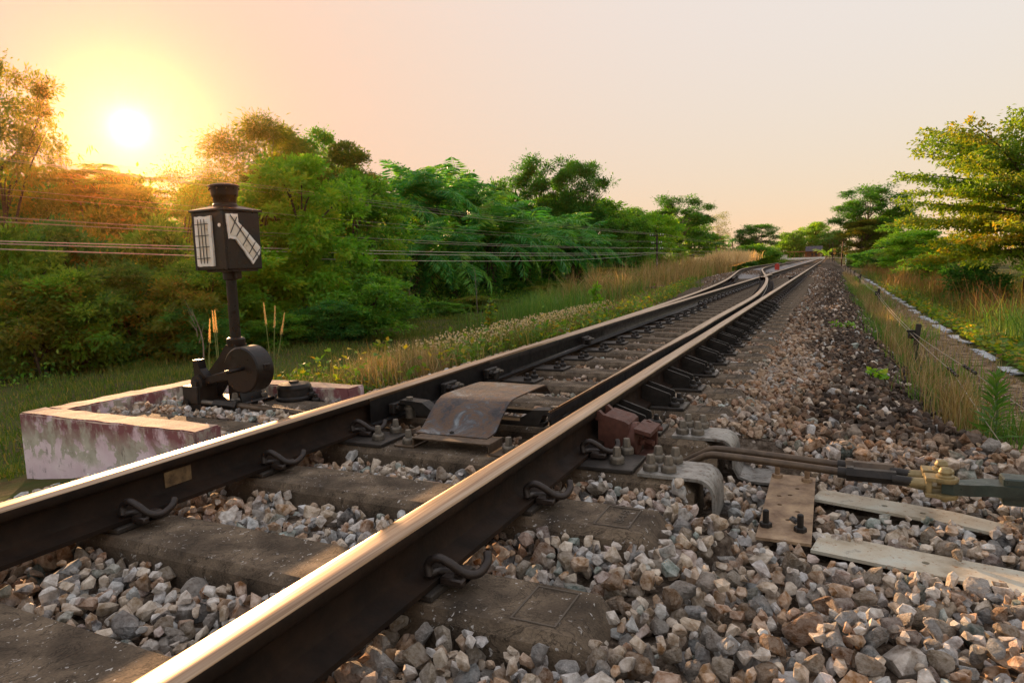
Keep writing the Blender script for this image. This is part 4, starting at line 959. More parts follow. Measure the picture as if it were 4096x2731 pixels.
def crown_mesh(kind, seed, R, Hh, zb, leaves, L, W, cr, mat, flat=.5, droop=.3):
    r = np.random.default_rng(seed+50); C = crown_clusters(kind, seed, R, Hh, zb); nc = len(C)
    wgt = r.uniform(.25, 1.75, nc); wgt /= wgt.sum(); ci = r.choice(nc, leaves, p=wgt)
    crs = cr*r.uniform(.6, 1.35, nc)
    off = r.normal(size=(leaves, 3))*np.array([1, 1, .62])*crs[ci][:, None]
    P = C[ci]+off; ctr = np.array([0, 0, (zb+Hh)/2])
    A = unit(off)+unit(P-ctr)*.5+r.normal(size=(leaves, 3))*.5+np.array([0, 0, -droop])
    Q = leaf_quads(P, A, L*r.uniform(.6, 1.3, leaves), W*r.uniform(.7, 1.2, leaves), r, flat)
    tone = np.clip(r.random(nc)[ci]*.7+r.random(leaves)*.35-.02, 0, 1)
    return quads_mesh('crown', Q, mat, r, tone)
def trunk_mesh(kind, seed, R, Hh, zb, r0, mat, stems=1):
    C = crown_clusters(kind, seed, R, Hh, zb); rr = random.Random(seed); mb = MB()
    for s in range(stems):
        top = Vector((rr.uniform(-.2, .2)*R, rr.uniform(-.2, .2)*R, zb+(Hh-zb)*.62)); b = Vector((rr.uniform(-.25, .25)*(stems > 1), rr.uniform(-.25, .25)*(stems > 1), -.1))
        pts = smooth_path([b, b.lerp(top, .33)+Vector((rr.uniform(-.08, .08), rr.uniform(-.08, .08), 0))*R, b.lerp(top, .68)+Vector((rr.uniform(-.1, .1), rr.uniform(-.1, .1), 0))*R, top], 4)
        k = len(pts); mb.tube(pts, [r0*(1-.75*i/(k-1)) for i in range(k)], 8)
    sel = rr.sample(range(len(C)), min(len(C), 26 if kind == 'umbrella' else 16))
    for i in sel:
        e = Vector(C[i]); s = Vector((0, 0, zb+(e.z-zb)*rr.uniform(.25, .7))); m = s.lerp(e, .5)+Vector((0, 0, .06*Hh*rr.uniform(-.3, 1)))
        mb.tube(smooth_path([s, m, e], 3), [r0*.42*(1-.14*q) for q in range(7)], 5, caps=False)
    return mb.mesh('trunk', mat)
def palm_mesh(seed, nf, Lf, zt, leaflet, mat, up=(.2, 1.2)):
    r = np.random.default_rng(seed); Q = []; tone = []
    for f in range(nf):
        az = 2*math.pi*f/nf*2.4+r.uniform(-.2, .2); el = r.uniform(*up); L = Lf*r.uniform(.75, 1.1); h = np.array([math.cos(az), math.sin(az), 0.])
        n = 42; t = np.linspace(.08, 1, n); ang = el-t**1.4*(.95+.75*r.random())*1.2
        dx = np.cumsum(np.cos(ang))*L/n; dz = np.cumsum(np.sin(ang))*L/n
        P = h[None]*dx[:, None]+np.array([0, 0, 1])*dz[:, None]+np.array([0, 0, zt]); T = h[None]*np.cos(ang)[:, None]+np.array([0, 0, 1.])*np.sin(ang)[:, None]
        side = np.cross(h, [0, 0, 1.]); ll = leaflet*np.sin(np.pi*np.clip(t*.92+.08, 0, 1))**.6
        for s in (-1, 1):
            A = T*.55+side[None]*s+np.array([0, 0, -.35])+r.normal(size=(n, 3))*.10
            Q.append(leaf_quads(P, A, ll*r.uniform(.8, 1.1, n), .05*leaflet/.6, r, .3)); tone.append(np.full(n, r.random()*.8)+r.random(n)*.2)
        Q.append(leaf_quads(P[:-1:3], T[:-1:3], L/n*3.6, .035, r, 1)); tone.append(np.full(len(P[:-1:3]), .9))
    Q = np.concatenate(Q); return quads_mesh('fronds', Q, mat, r, np.clip(np.concatenate(tone), 0, 1))
def pinnate_mesh(seed, R, Hh, zb, mat):
    r = np.random.default_rng(seed); C = ellipsoid_pts(75, r, .5)*np.array([R, R, (Hh-zb)/2])+np.array([0, 0, (Hh+zb)/2]); Q = []; tone = []
    for c in C:
        nn = 9; tn = r.random()*.6
        for k in range(nn):
            az = 2*math.pi*k/nn+r.uniform(-.2, .2); h = np.array([math.cos(az), math.sin(az), .45]); L = r.uniform(.4, .6); t = np.linspace(.15, 1, 11)
            P = c+h*(t*L)[:, None]+np.array([0, 0, -.28])*(t[:, None]**2)*L*1.6; side = np.cross(h, [0, 0, 1.])
            for s in (-1, 1): Q.append(leaf_quads(P, unit(h)*.5+side*s+r.normal(size=(11, 3))*.1, .14, .045, r, .8)); tone.append(np.full(11, tn)+r.random(11)*.4)
    return quads_mesh('crown', np.concatenate(Q), mat, r, np.clip(np.concatenate(tone), 0, 1))

KINDS = {}   # kind -> (reference radius, reference height, [crown meshes], [trunk meshes])
def kind(name, base, R, Hh, zb, n, L, W, cr, mats, r0, bark, seeds, flat=.5, droop=.3, stems=1):
    KINDS[name] = (R, Hh, [crown_mesh(base, s, R, Hh, zb, n, L, W, cr, m, flat, droop) for s, m in zip(seeds, mats)], [trunk_mesh(base, s, R, Hh, zb, r0, bark, stems) for s in seeds])
kind('fine', 'fine', 1.7, 6.5, .9, 24000, .115, .052, .125, (G_OLIVE, G_MID, G_OLIVE), .10, M_BARK, (1, 2, 3))
kind('broad', 'broad', 1.7, 5.2, .6, 20000, .14, .078, .135, (G_BRIGHT, G_MID), .10, M_BARK, (11, 12))
kind('bamboo', 'bamboo', 1.8, 7.5, .9, 20000, .20, .036, .18, (G_OLIVE, G_OLIVE), .06, M_BARKP, (21, 22), .1, .6, 4)
kind('big_fine', 'fine', 2.6, 8.4, 1.0, 24000, .14, .056, .19, (G_OLIVE,), .14, M_BARK, (31,))
kind('umbrella', 'umbrella', 2.8, 9.0, 2.8, 19000, .22, .09, .26, (G_DARK, G_DARK), .13, M_BARKP, (41, 42), 1.2, .1)
kind('dark', 'dark', 2.3, 4.2, .2, 17000, .17, .09, .19, (G_DARK, G_MID), .08, M_BARK, (51, 52))
kind('bush', 'bush', 1.0, 2.3, .0, 11000, .105, .052, .095, (G_MID, G_OLIVE, G_DARK), .035, M_BARK, (61, 62, 63), .5, .3, 3)
kind('thin', 'umbrella', 1.2, 6.5, 1.5, 3500, .13, .05, .22, (G_OLIVE,), .06, M_BARKP, (71,), .6, .2)
kind('lacy', 'fine', 1.7, 6.5, .9, 9500, .095, .036, .26, (G_OLIVE, G_OLIVE), .08, M_BARK, (5, 6))
kind('lacy_bamboo', 'bamboo', 1.8, 7.5, .9, 9000, .18, .026, .30, (G_OLIVE,), .05, M_BARKP, (23,), .1, .6, 4)
KINDS['pinnate'] = (1.25, 5.6, [pinnate_mesh(81, 1.25, 5.6, 2.0, G_OLIVE), pinnate_mesh(82, 1.25, 5.6, 1.6, G_MID)], [trunk_mesh('fine', 81, 1.25, 5.6, 2.0, .07, M_BARK), trunk_mesh('fine', 82, 1.25, 5.6, 1.6, .07, M_BARK)])
PALMS = [palm_mesh(90+k, 34, 2.9, 0.0, .72, G_PALM, (.0, 1.5)) for k in range(3)]
def palm_trunk():
    mb = MB(); rr = random.Random(5); mb.tube([(0, 0, -3.4), (0, 0, -.2)], [.30, .26], 10)
    for k in range(90):
        a = rr.uniform(0, 6.28); z = rr.uniform(-3.2, -.1); b = Vector((.27*math.cos(a), .27*math.sin(a), z)); mb.tube([b, b+Vector((.13*math.cos(a), .13*math.sin(a), .16))], [.035, .015], 4)
    return mb.mesh('trunk', M_BARK)
PTRUNK = palm_trunk()
def fern_mesh():
    r = np.random.default_rng(8); n = 1500; a = r.uniform(0, 6.28, n); P = np.stack([.3*np.cos(a), .3*np.sin(a), r.uniform(-3.0, -.2, n)], 1)
    return quads_mesh('fern', leaf_quads(P, np.stack([np.cos(a), np.sin(a), -1.4+r.random(n)], 1), .26, .06, r, .2), G_DARK, r)
FERN = fern_mesh()
def gz(x, y): return float(terrain(x, y))
veg_count = {}
def plant_tree(kd, x, y, zt, hw, label, cat, group=None, grow=1.3):
    R, Hh, crowns, trunks = KINDS[kd]; i = veg_count.get(kd, 0); veg_count[kd] = i+1
    g = gz(x, y); t = empty({'bush': 'bush'}.get(kd, 'tree'), (x, y, g), (i*2.399) % 6.28); tag(t, label, cat, group)
    sx = hw*grow/R; sz = (zt-g)/(Hh*.98)
    part('trunk', trunks[i % len(trunks)], t, sc=(sx, sx, sz)); part('crown', crowns[i % len(crowns)], t, sc=(sx, sx, sz)); return t
LEFT = 'trees of the wood left of the track'
TREES = [
 ('big_fine', -19.6, 11.2, 7.25, 1.5, 'tall lacy tree cut off by the left edge of the picture'),
 ('pinnate', -21.40, 13.70, 4.35, 1.1, 'feathery low tree between the tall left tree and the sun'),
 ('pinnate', -21.97, 15.41, 4.35, 1.3, 'feathery low tree directly below the sun'),
 ('pinnate', -23.62, 17.96, 4.8, 1.2, 'feathery low tree just right of the sun, farther back'),
 ('lacy', -16.03, 14.07, 4.1, .9, 'olive tree just right of the sun, lowest of the near tall ones'),
 ('lacy_bamboo', -17.30, 16.9, 5.76, 1.15, 'bamboo clump left of the lamp, nearer the sun'),
 ('bamboo', -17.44, 18.78, 6.54, 1.6, 'tallest bamboo clump, rising above the lamp'),
 ('fine', -18.67, 21.48, 6.75, 1.2, 'slender tall tree right behind the bamboo above the lamp'),
 ('fine', -18.71, 23.33, 6.90, 1.5, 'tall tree with a pointed top right of the bamboo'),
 ('fine', -16.10, 21.86, 5.9, 1.5, 'sloping tree at the right shoulder of the tall group'),
 ('broad', -11.82, 14.46, 3.9, 1.4, 'bright green rounded tree right of the lamp'),
 ('fine', -13.55, 14.75, 3.80, .9, 'small tree peeping out directly behind the lamp'),
 ('broad', -13.25, 18.76, 4.0, 1.4, 'broad-leaved tree standing just left of the palms'),
 ('broad', -12.38, 12.94, 1.6, 1.3, 'leafy young tree behind the lamp pole'),
 ('broad', -11.94, 11.32, 1.1, 1.0, 'low broad-leaved tree left of the lamp pole'),
 ('dark', -24.58, 46.43, 7.27, 2.4, 'distant dark tree above the middle palms'),
 ('dark', -27.79, 47.79, 7.32, 1.9, 'distant dark tree above the left palms'),
 ('dark', -24.68, 52.70, 7.34, 2.3, 'distant dark tree left of the two umbrella crowns'),
 ('umbrella', -21.23, 54.27, 8.7, 2.7, 'open layered tree, left one of the twin umbrella crowns'),
 ('umbrella', -17.01, 52.88, 8.50, 2.3, 'open layered tree, right one of the twin umbrella crowns'),
 ('broad', -21.30, 57.26, 6.8, 3.6, 'wide leafy tree below the left umbrella crown'),
 ('broad', -17.70, 60.04, 6.4, 3.2, 'wide leafy tree below the right umbrella crown'),
 ('fine', -16.88, 67.57, 6.25, 2.8, 'yellowish tree right of the twin umbrella crowns'),
 ('broad', -14.15, 65.38, 5.38, 2.3, 'rounded tree left of the dense dark tree'),
 ('dark', -14.6, 58.5, 4.4, 2.1, 'dense dark green tree behind the first telegraph pole'),
 ('dark', -15.9, 54.5, 2.5, 2.3, 'lower dark tree left of the first telegraph pole'),
 ('umbrella', -14.5, 81.0, 7.4, 3.2, 'dark flat-topped tree right of the first telegraph pole'),
 ('broad', -15.4, 92.0, 6.7, 3.0, 'rounded tree behind the flat-topped one'),
 ('fine', -13.9, 101.0, 4.4, 2.3, 'olive tree ending the near wood on the right'),
 ('thin', -14.3, 109.0, 7.3, 1.4, 'thin wispy tree standing alone above the plumed grass'),
 ('umbrella', -6.75, 87.62, 4.39, 2.3, 'small flat-topped tree above the far left rail'),
 ('dark', -5.90, 79.67, 2.0, 2.5, 'dark rounded bush tree under the small flat-topped tree'),
 ('dark', -7.58, 74.46, 1.5, 2.1, 'dark bush tree beside the second telegraph pole'),
 ('dark', -7.6, 214, 7.8, 4.6, 'far hazy tree left of the station'),
 ('broad', -2.4, 218, 10.8, 4.0, 'far hazy tree, tallest one above the station'),
 ('dark', 2.4, 212, 7.2, 4.6, 'far hazy tree right of the station'),
 ('dark', -11.3, 216, 5.1, 5.0, 'far hazy tree, leftmost behind the station'),
 ('umbrella', 4.46, 69.93, 6.22, 2.8, 'flat-topped tree with bare trunk right of the track'),
 ('broad', 6.54, 71.82, 4.73, 2.4, 'rounded tree behind the flat-topped one right of the track'),
 ('fine', 4.26, 67.94, 3.80, 2.2, 'yellow-green tree below the flat-topped crown right of the track'),
 ('fine', 5.94, 49.79, 2.9, 1.6, 'tree half hidden behind the big right-hand tree'),
 ('broad', 5.20, 35.80, 1.6, 1.3, 'bright low tree left of the big right-hand trunk'),
]
for kd, x, y, zt, hw, lab in TREES: plant_tree(kd, x, y, zt, hw, lab, 'tree', LEFT if x < -5 and y < 100 else 'far trees by the station' if y > 150 else 'trees right of the track', 1.25)
BUSH = [(-14.59, 8.69, 1.77, .95), (-15.39, 10.10, 2.07, 1.1), (-15.96, 11.82, 2.42, 1.2), (-14.25, 11.79, 2.09, 1.1), (-13.30, 8.12, .63, .9), (-13.12, 8.98, .79, 1.0), (-12.81, 9.96, .95, .95), (-11.82, 10.36, .53, .9), (-10.93, 10.36, -.05, .7), (-9.95, 13.32, -.14, .8), (-10.68, 12.27, -.39, .7), (-9.59, 14.50, .47, 1.0),
        (-15.12, 44.64, -.1, 1.9), (-13.34, 48.20, .2, 2.0), (-14.95, 38.68, -.3, 1.7), (-15.70, 35.27, -.1, 1.6), (-14.6, 54.6, .61, 1.8), (-14.8, 69.5, .93, 2.2), (-12.66, 25.82, -.7, 1.2), (-12.51, 22.67, -.75, .9), (-12.03, 18.80, -.6, .7), (-13.6, 20.6, .0, 1.0), (-13.4, 16.4, .6, 1.0), (-11.4, 32.5, -.4, 1.2), (-10.8, 39.5, -.2, 1.3), (-10.2, 46.0, .1, 1.3)]
def screen_x(p): d = Vector(p)-CAM; return d.dot(RR)/max(d.dot(F), .01)
BUSH.sort(key=lambda b: screen_x((b[0], b[1], 0)))
for i, (x, y, zt, hw) in enumerate(BUSH): plant_tree('bush', x, y, zt, hw, 'leafy bush at the foot of the left wood, %s counting from the left edge' % ordinal(i+1), 'bush', 'bushes along the edge of the left wood', 1.15)
for x, y, zt, hw, lab in ((4.17, 16.77, .35, .6, 'dark shrub in front of the big right-hand trunk'), (4.73, 29.81, .5, .9, 'bush in the dry grass left of the big right-hand tree'), (4.90, 44.86, .7, 1.1, 'bright bush farther along behind the dry grass on the right'), (4.58, 59.92, .95, 1.4, 'bush at the foot of the flat-topped tree on the right'), (3.9, 76.0, 1.0, 1.0, 'far bush behind the round yellow signs')): plant_tree('bush', x, y, zt, hw, lab, 'bush', 'bushes right of the track', 1.2)
# second rank filling the wood behind
rf = random.Random(12); FILL = []
for k in range(30):
    y = 9+k*2.1; x = -22-rf.uniform(0, 7)-y*.04; d = math.hypot(x-CAM.x, y); FILL.append((x, y, .57+d*(rf.uniform(.115, .135) if y < 24 else rf.uniform(.075, .10)), rf.uniform(1.7, 2.4)))
FILL.sort(key=lambda b: screen_x((b[0], b[1], 0)))
for i, (x, y, zt, hw) in enumerate(FILL): plant_tree(('fine', 'broad', 'dark')[i % 3], x, y, zt, hw, 'shaded tree deep in the left wood, %s of the back rank from the left' % ordinal(i+1), 'tree', 'back rank of the left wood', 1.3)
PALM_SPOTS = [(-17.82, 27.56, 4.7, 2.01), (-17.15, 29.68, 5.1, 2.0), (-17.21, 32.90, 5.0, 2.1), (-15.21, 32.39, 3.18, 2.21), (-14.69, 35.74, 2.82, 2.52), (-15.28, 41.58, 3.07, 2.30), (-15.56, 25.71, 2.09, 1.57), (-14.30, 43.45, 2.51, 2.07), (-14.78, 27.84, 1.70, 1.65)]
PALM_SPOTS.sort(key=lambda b: screen_x((b[0], b[1], 0)))
for i, (x, y, zt, hw) in enumerate(PALM_SPOTS):
    s = hw/1.6; t = empty('oil_palm', (x, y, gz(x, y)), i*1.3); tag(t, 'oil palm with arching fronds, %s palm from the left' % ordinal(i+1), 'palm', 'oil palms in the left wood'); zc = zt-.95*s-gz(x, y)
    part('fronds', PALMS[i % 3], t, (0, 0, zc), sc=s); part('trunk', PTRUNK, t, (0, 0, zc), sc=(s, s, max(.5, zc/3.3))); part('fern', FERN, t, (0, 0, zc), sc=(s, s, max(.5, zc/3.3)))
cp = palm_mesh(97, 16, 1.9, 0, .4, G_PALM); 
for x, y, z, lab in ((-10.43, 94.26, 2.9, 'small coconut palm beyond the plumed grass, right of the wispy tree'), (-12.2, 92.0, 2.5, 'small coconut palm behind the wispy tree')):
    t = empty('coconut_palm', (x, y, gz(x, y))); tag(t, lab, 'palm', 'far coconut palms'); part('fronds', cp, t, (0, 0, z-gz(x, y))); mb = MB(); mb.tube(smooth_path([(0, 0, 0), (.15, 0, (z-gz(x, y))*.5), (0, 0, z-gz(x, y))], 4), .09, 7); mb.obj('trunk', M_BARKP, t)
bn = palm_mesh(98, 11, 2.0, 0, .34, G_BRIGHT, (.7, 1.4))
t = empty('banana_plant', (.6, 150, gz(.6, 150))); tag(t, 'pale green banana clump beside the station', 'banana plant'); part('leaves', bn, t, (0, 0, .9), sc=1.5); mb = MB(); mb.tube([(0, 0, -.1), (0, 0, 1.0)], .12, 7); mb.obj('stem', M_BARKP, t)
# the big layered tree on the right: long sweeping boughs
def layered_tree():
    x, y = 5.2, 17.5; g = gz(x, y); t = empty('layered_tree', (x, y, g)); tag(t, 'big tree with long sweeping boughs filling the right edge', 'tree'); r = np.random.default_rng(77); rr = random.Random(77)
    mb = MB(); mb.tube(smooth_path([(0, 0, -.1), (.04, .03, 1.2), (-.03, 0, 2.4), (.02, .02, 3.6)], 5), [.13-.006*i for i in range(16)], 10)
    Q = []; tone = []; bw = MB()
    for k in range(96):
        f = k/95; z0 = 1.1+f*2.0; az = k*2.399+rr.uniform(-.2, .2); L = (2.6-.7*abs(f-.55))*rr.uniform(.65, 1.1); el = .02+.66*f+rr.uniform(-.14, .14)
        h = np.array([math.cos(az), math.sin(az), 0.]); n = 9; tt = np.linspace(0, 1, n)
        B = h[None]*(tt*L*math.cos(el))[:, None]+np.array([0, 0, 1.])[None]*((z0+tt*L*math.sin(el)-.12*L*tt**2))[:, None]
        mb_r = [.035*(1-.85*q) for q in tt]; bw.tube([tuple(b) for b in B], mb_r, 5, caps=False)
        side = np.cross(h, [0, 0, 1.]); tn = r.random()*.55
        for q in range(15):
            u = .22+.78*(q+rr.random())/15; b0 = np.array([np.interp(u, tt, B[:, i]) for i in range(3)]); s = 1 if q % 2 else -1
            tl = .75*(1-.55*u)*rr.uniform(.6, 1.1)+.12; td = unit(h*.75+side*s*.8+np.array([0, 0, rr.uniform(-.1, .16)])); m = 38
            w = r.random(m); P = b0+td*(w*tl)[:, None]+r.normal(size=(m, 3))*np.array([.045, .045, .035]); A = td[None]+r.normal(size=(m, 3))*.7+np.array([0, 0, -.1])
            Q.append(leaf_quads(P, A, .10*r.uniform(.6, 1.2, m), .046, r, .8)); tone.append(np.clip(np.full(m, tn)+r.random(m)*.45+.15*(f < .3), 0, 1))
    part('trunk', mb.mesh('trunk', M_BARK), t); part('boughs', bw.mesh('boughs', M_BARK), t)
    Qa = np.concatenate(Q); part('crown', quads_mesh('crown', Qa, G_GOLD, r, np.concatenate(tone)), t)
layered_tree()
def bamboo_culm():
    t = empty('bamboo_culm', (-20.6, 14.3, gz(-20.6, 14.3))); tag(t, 'single arching bamboo culm with tufted leaves left of the sun', 'bamboo'); mb = MB()
    g = gz(-20.6, 14.3); pts = smooth_path([(0, 0, 0), (-.15, -.1, 4.0-g*0), (-.35, -.25, 5.4), (-.95, -.65, 6.8), (-1.6, -1.1, 7.4)], 8); mb.tube(pts, [.03-.0006*i for i in range(len(pts))], 5); mb.obj('culm', M_BARKP, t)
    r = np.random.default_rng(6); Q = []
    for k in range(70):
        p = np.array(pts[12+int(r.integers(len(pts)-12))])+r.normal(size=3)*np.array([.35, .3, .35]); m = 9; Q.append(leaf_quads(np.repeat(p[None], m, 0)+r.normal(size=(m, 3))*.05, r.normal(size=(m, 3))*.4+np.array([0, 0, -1.]), .24, .03, r, 0))
    part('leaves', quads_mesh('leaves', np.concatenate(Q), G_OLIVE, r), t)
bamboo_culm()
def bare_sapling(x, y, h, lab):
    t = empty('bare_sapling', (x, y, gz(x, y))); tag(t, lab, 'sapling', 'pale bare saplings before the wood'); mb = MB(); rr = random.Random(int(x*100)); tip = Vector((rr.uniform(-.15, .15), rr.uniform(-.1, .1), h)); mb.tube(smooth_path([(0, 0, -.05), (rr.uniform(-.05, .05), 0, h*.5), tip], 5), [.02-.0014*i for i in range(11)], 5)
    for k in range(5): z = h*(.4+.12*k); b = Vector((tip.x*z/h, tip.y*z/h, z)); mb.tube([b, b+Vector((rr.uniform(-.3, .3), rr.uniform(-.2, .2), rr.uniform(.15, .4)))], [.008, .003], 4)
    mb.obj('stem', M_BARKP, t)
for x, y, h, lab in ((-10.2, 9.6, 1.15, 'forked bare sapling low in front of the dark bushes at left'), (-12.6, 19.6, 1.9, 'thin bare sapling before the dark palm trunks, left one'), (-12.3, 20.3, 1.5, 'thin bare sapling before the dark palm trunks, right one'), (-11.8, 24.5, 1.9, 'thin bare sapling right of the dark palm hollow')): bare_sapling(x, y, h, lab)

# ------------------------------------------------------------------ grass and weeds
def blades(X, Y, h, w, lean, r, z=None):
    """grass blades of two segments that bend over; the first n quads are the lower halves, the next n the upper"""
    n = len(X); Z = terrain(X, Y) if z is None else z; az = r.uniform(0, 6.28, n); hh = h*r.uniform(.45, 1.2, n)
    s = np.stack([np.cos(az), np.sin(az), np.zeros(n)], 1)*(w*r.uniform(.6, 1.2, n))[:, None]*.5; la = r.uniform(0, 6.28, n); le = r.random(n)*lean; D = np.stack([np.cos(la), np.sin(la)], 1)
    P = np.stack([X, Y, Z-.01], 1); a1 = le*.55; a2 = np.minimum(le*1.9, 1.9)
    Mi = P+np.concatenate([D*(np.sin(a1)*hh*.55)[:, None], (np.cos(a1)*hh*.55)[:, None]], 1); T = Mi+np.concatenate([D*(np.sin(a2)*hh*.5)[:, None], (np.cos(a2)*hh*.5)[:, None]], 1)
    return np.concatenate([np.stack([P-s, P+s, Mi+s*.8, Mi-s*.8], 1), np.stack([Mi-s*.8, Mi+s*.8, T+s*.12, T-s*.12], 1)])
def stuff(name, Q, mat, seed, label=None, cat=None, rnd=None, kindv='stuff', parent=None):
    if rnd is None and len(Q) % 2 == 0 and ('grass' in name or 'tuft' in name or 'stubble' in name): rnd = np.tile(np.random.default_rng(seed).random(len(Q)//2), 2)
    o = link(name, quads_mesh(name, Q, mat, np.random.default_rng(seed), rnd), None, parent); 
    return tag(o, label, cat, None, kindv)
r = np.random.default_rng(21)
def region(n, xa, xb, ya, yb, clump=0.0, k=60):
    if clump:
        cx = r.uniform(xa, xb, k); cy = r.uniform(ya, yb, k); i = r.integers(0, k, n); return cx[i]+r.normal(size=n)*clump, cy[i]+r.normal(size=n)*clump
    return r.uniform(xa, xb, n), ya+(yb-ya)*r.random(n)**1.35
Qm = []
X, Y = region(44000, -12.5, -2.55, -1, 24); Qm.append(blades(X, Y, .11, .013, .7, r))
X, Y = region(26000, -13, -2.6, 0, 30, .28, 220); Qm.append(blades(X, Y, .20, .014, .6, r))
X, Y = region(9000, -4.2, -2.45, .2, 5.5); Qm.append(blades(X, Y, .07, .008, .8, r))
stuff('meadow_grass', np.concatenate(Qm), G_GRASS, 1, 'short green grass covering the meadow left of the pink box', 'grass')
# low undergrowth along the wood
n = 60000; cx = r.uniform(-19, -11.6, 900); cy = r.uniform(5, 66, 900); cx -= .02*cy; ci = r.integers(0, 900, n); P = np.stack([cx[ci]+r.normal(size=n)*.35, cy[ci]+r.normal(size=n)*.45, np.zeros(n)], 1)
hmax = .35+(-P[:, 0]-11)*.18; P[:, 2] = terrain(P[:, 0], P[:, 1])+np.abs(r.normal(size=n))*.45*np.clip(hmax, .3, 1.6)
stuff('undergrowth', leaf_quads(P, r.normal(size=(n, 3)), .10*r.uniform(.6, 1.3, n), .05, r, .6), G_MID, 2, 'tangled green undergrowth at the edge of the wood', 'undergrowth')
def shoulder(y): return -1.75-2.6*float(sstep(10, 38, y))
# verge along the left side of the track
cy_ = 3.4+42*r.random(420)**1.4; ck = r.integers(0, 420, 26000); hk = r.uniform(.35, 1.25, 420)[ck]; ys = cy_[ck]+r.normal(size=26000)*.16; sh = np.array([shoulder(a) for a in ys]); X = sh-.12-np.abs(r.normal(size=420)[ck])*.7+r.normal(size=26000)*.10
stuff('verge_grass', blades(X[:19000], ys[:19000], .22*hk[:19000], .010, .8, r), G_GRASS, 3, 'weedy green verge grass beside the left rail', 'grass')
stuff('dry_verge_grass', blades(X[19000:]-.15, ys[19000:], .30*hk[19000:], .006, .7, r), G_DRY, 4, 'dry straw-coloured grass mixed into the left verge', 'grass')
n = 5200; cyv = 4.6+30*r.random(150)**1.4; cv = r.integers(0, 150, n); Y = cyv[cv]+r.normal(size=n)*.13; X = np.array([shoulder(a) for a in Y])-.05-np.abs(r.normal(size=150)[cv])*.5+r.normal(size=n)*.12; P = np.stack([X, Y, terrain(X, Y)+np.abs(r.normal(size=n))*.10+.02], 1)
stuff('verge_weeds', leaf_quads(P, r.normal(size=(n, 3))*np.array([1, 1, .6]), .075*r.uniform(.5, 1.3, n), .05, r, .9), G_VINE, 17, 'bright yellow-green leafy weeds along the left verge', 'weeds')
# tall golden grass farther along, and pale plumes
hk = None; X, Y = region(13000, -7.4, -4.5, 22, 46, .30, 130); stuff('golden_grass', blades(X, Y, 1.35*(.55+.45*np.sin(X*3.1+Y*1.3)**2), .016, .55, r), G_DRY, 5, 'tall golden grass left of the track before the plumes', 'grass')
X, Y = region(9000, -8.6, -4.8, 17, 44, .35, 90); stuff('tall_green_grass', blades(X, Y, .8, .016, .6, r), G_LUSH, 6, 'tall green stalks among the golden grass', 'grass')
X, Y = region(9000, -7.0, -4.9, 44, 66, .4, 70); Zt = terrain(X, Y)+r.uniform(.7, 1.3, 9000); stuff('plume_grass', blades(X, Y, .5, .03, .8, r, Zt), G_PLUME, 7, 'pale pink-white plumes of grass left of the far track', 'grass')
# flowering weeds: stems with small pale heads
ns = 2600; yy = 5.6+7.4*r.random(ns); xx = -2.05-.06*(yy-5.6)-np.abs(r.normal(size=ns))*.42; st = blades(xx, yy, .26, .006, .35, r)
hd = st[ns:, 2]; hq = leaf_quads(hd, r.normal(size=(ns, 3)), .028, .024, r, .2)
stuff('weed_stems', np.concatenate([st, leaf_quads(st[:ns, 0]*.5+st[:ns, 2]*.5, r.normal(size=(ns, 3)), .06, .022, r)]), G_GRASS, 8, 'green stems of small flowering weeds beside the left rail', 'weeds')
stuff('weed_flowers', hq, G_PLUME, 9, 'small whitish flower heads on the weeds beside the left rail', 'flowers')
# right-hand side
cyk = 4.6+38*r.random(90)**1.5; ck = r.integers(0, 90, 4200); ys = cyk[ck]+r.normal(size=4200)*.16; X = 2.16+r.normal(size=90)[ck]*.08+r.normal(size=4200)*.05; stuff('dry_strip_grass', blades(X, ys, .32, .006, .5, r), G_DRY, 10, 'dry grass strip between the right-hand stones and the path', 'grass')
X, Y = region(7000, 1.98, 2.45, 4.6, 34, .12, 60); stuff('green_strip_grass', blades(X, Y, .22, .008, .6, r), G_LUSH, 11, 'green tufts along the right-hand edge of the stones', 'grass')
X, Y = region(9000, 3.25, 5.4, 9.5, 44, .24, 90); stuff('russet_grass', blades(X, Y, .75*(.5+.5*np.sin(X*2.7+Y*.9)**2), .010, .6, r), G_RUST, 12, 'tall russet dry grass right of the path', 'grass')
X, Y = region(8000, 3.3, 5.6, 5.5, 11.5); stuff('lush_grass', blades(X, Y, .48, .014, .7, r), G_LUSH, 13, 'lush green grass at the right edge', 'grass')
X, Y = region(16000, 3.0, 9, 9, 42); stuff('rough_grass', blades(X, Y, .36, .012, .8, r), G_GRASS, 14, 'rough green grass under the big right-hand tree', 'grass')
n = 5200; Y = 5.2+22*r.random(n)**1.4; X = 2.95+np.abs(r.normal(size=n))*.26; P = np.stack([X, Y, terrain(X, Y)+r.uniform(.02, .16, n)], 1)
stuff('creeper', leaf_quads(P, r.normal(size=(n, 3))*np.array([1, 1, .3]), .07*r.uniform(.6, 1.3, n), .055, r, 1.4), G_VINE, 15, 'yellow-green creeper spreading along the pale kerb', 'creeper')
X, Y = region(3600, 2.35, 2.86, 4.5, 26); stuff('path_stubble', blades(X, Y, .12, .006, .8, r), G_DRY, 16, 'dry stubble growing through the path', 'grass')

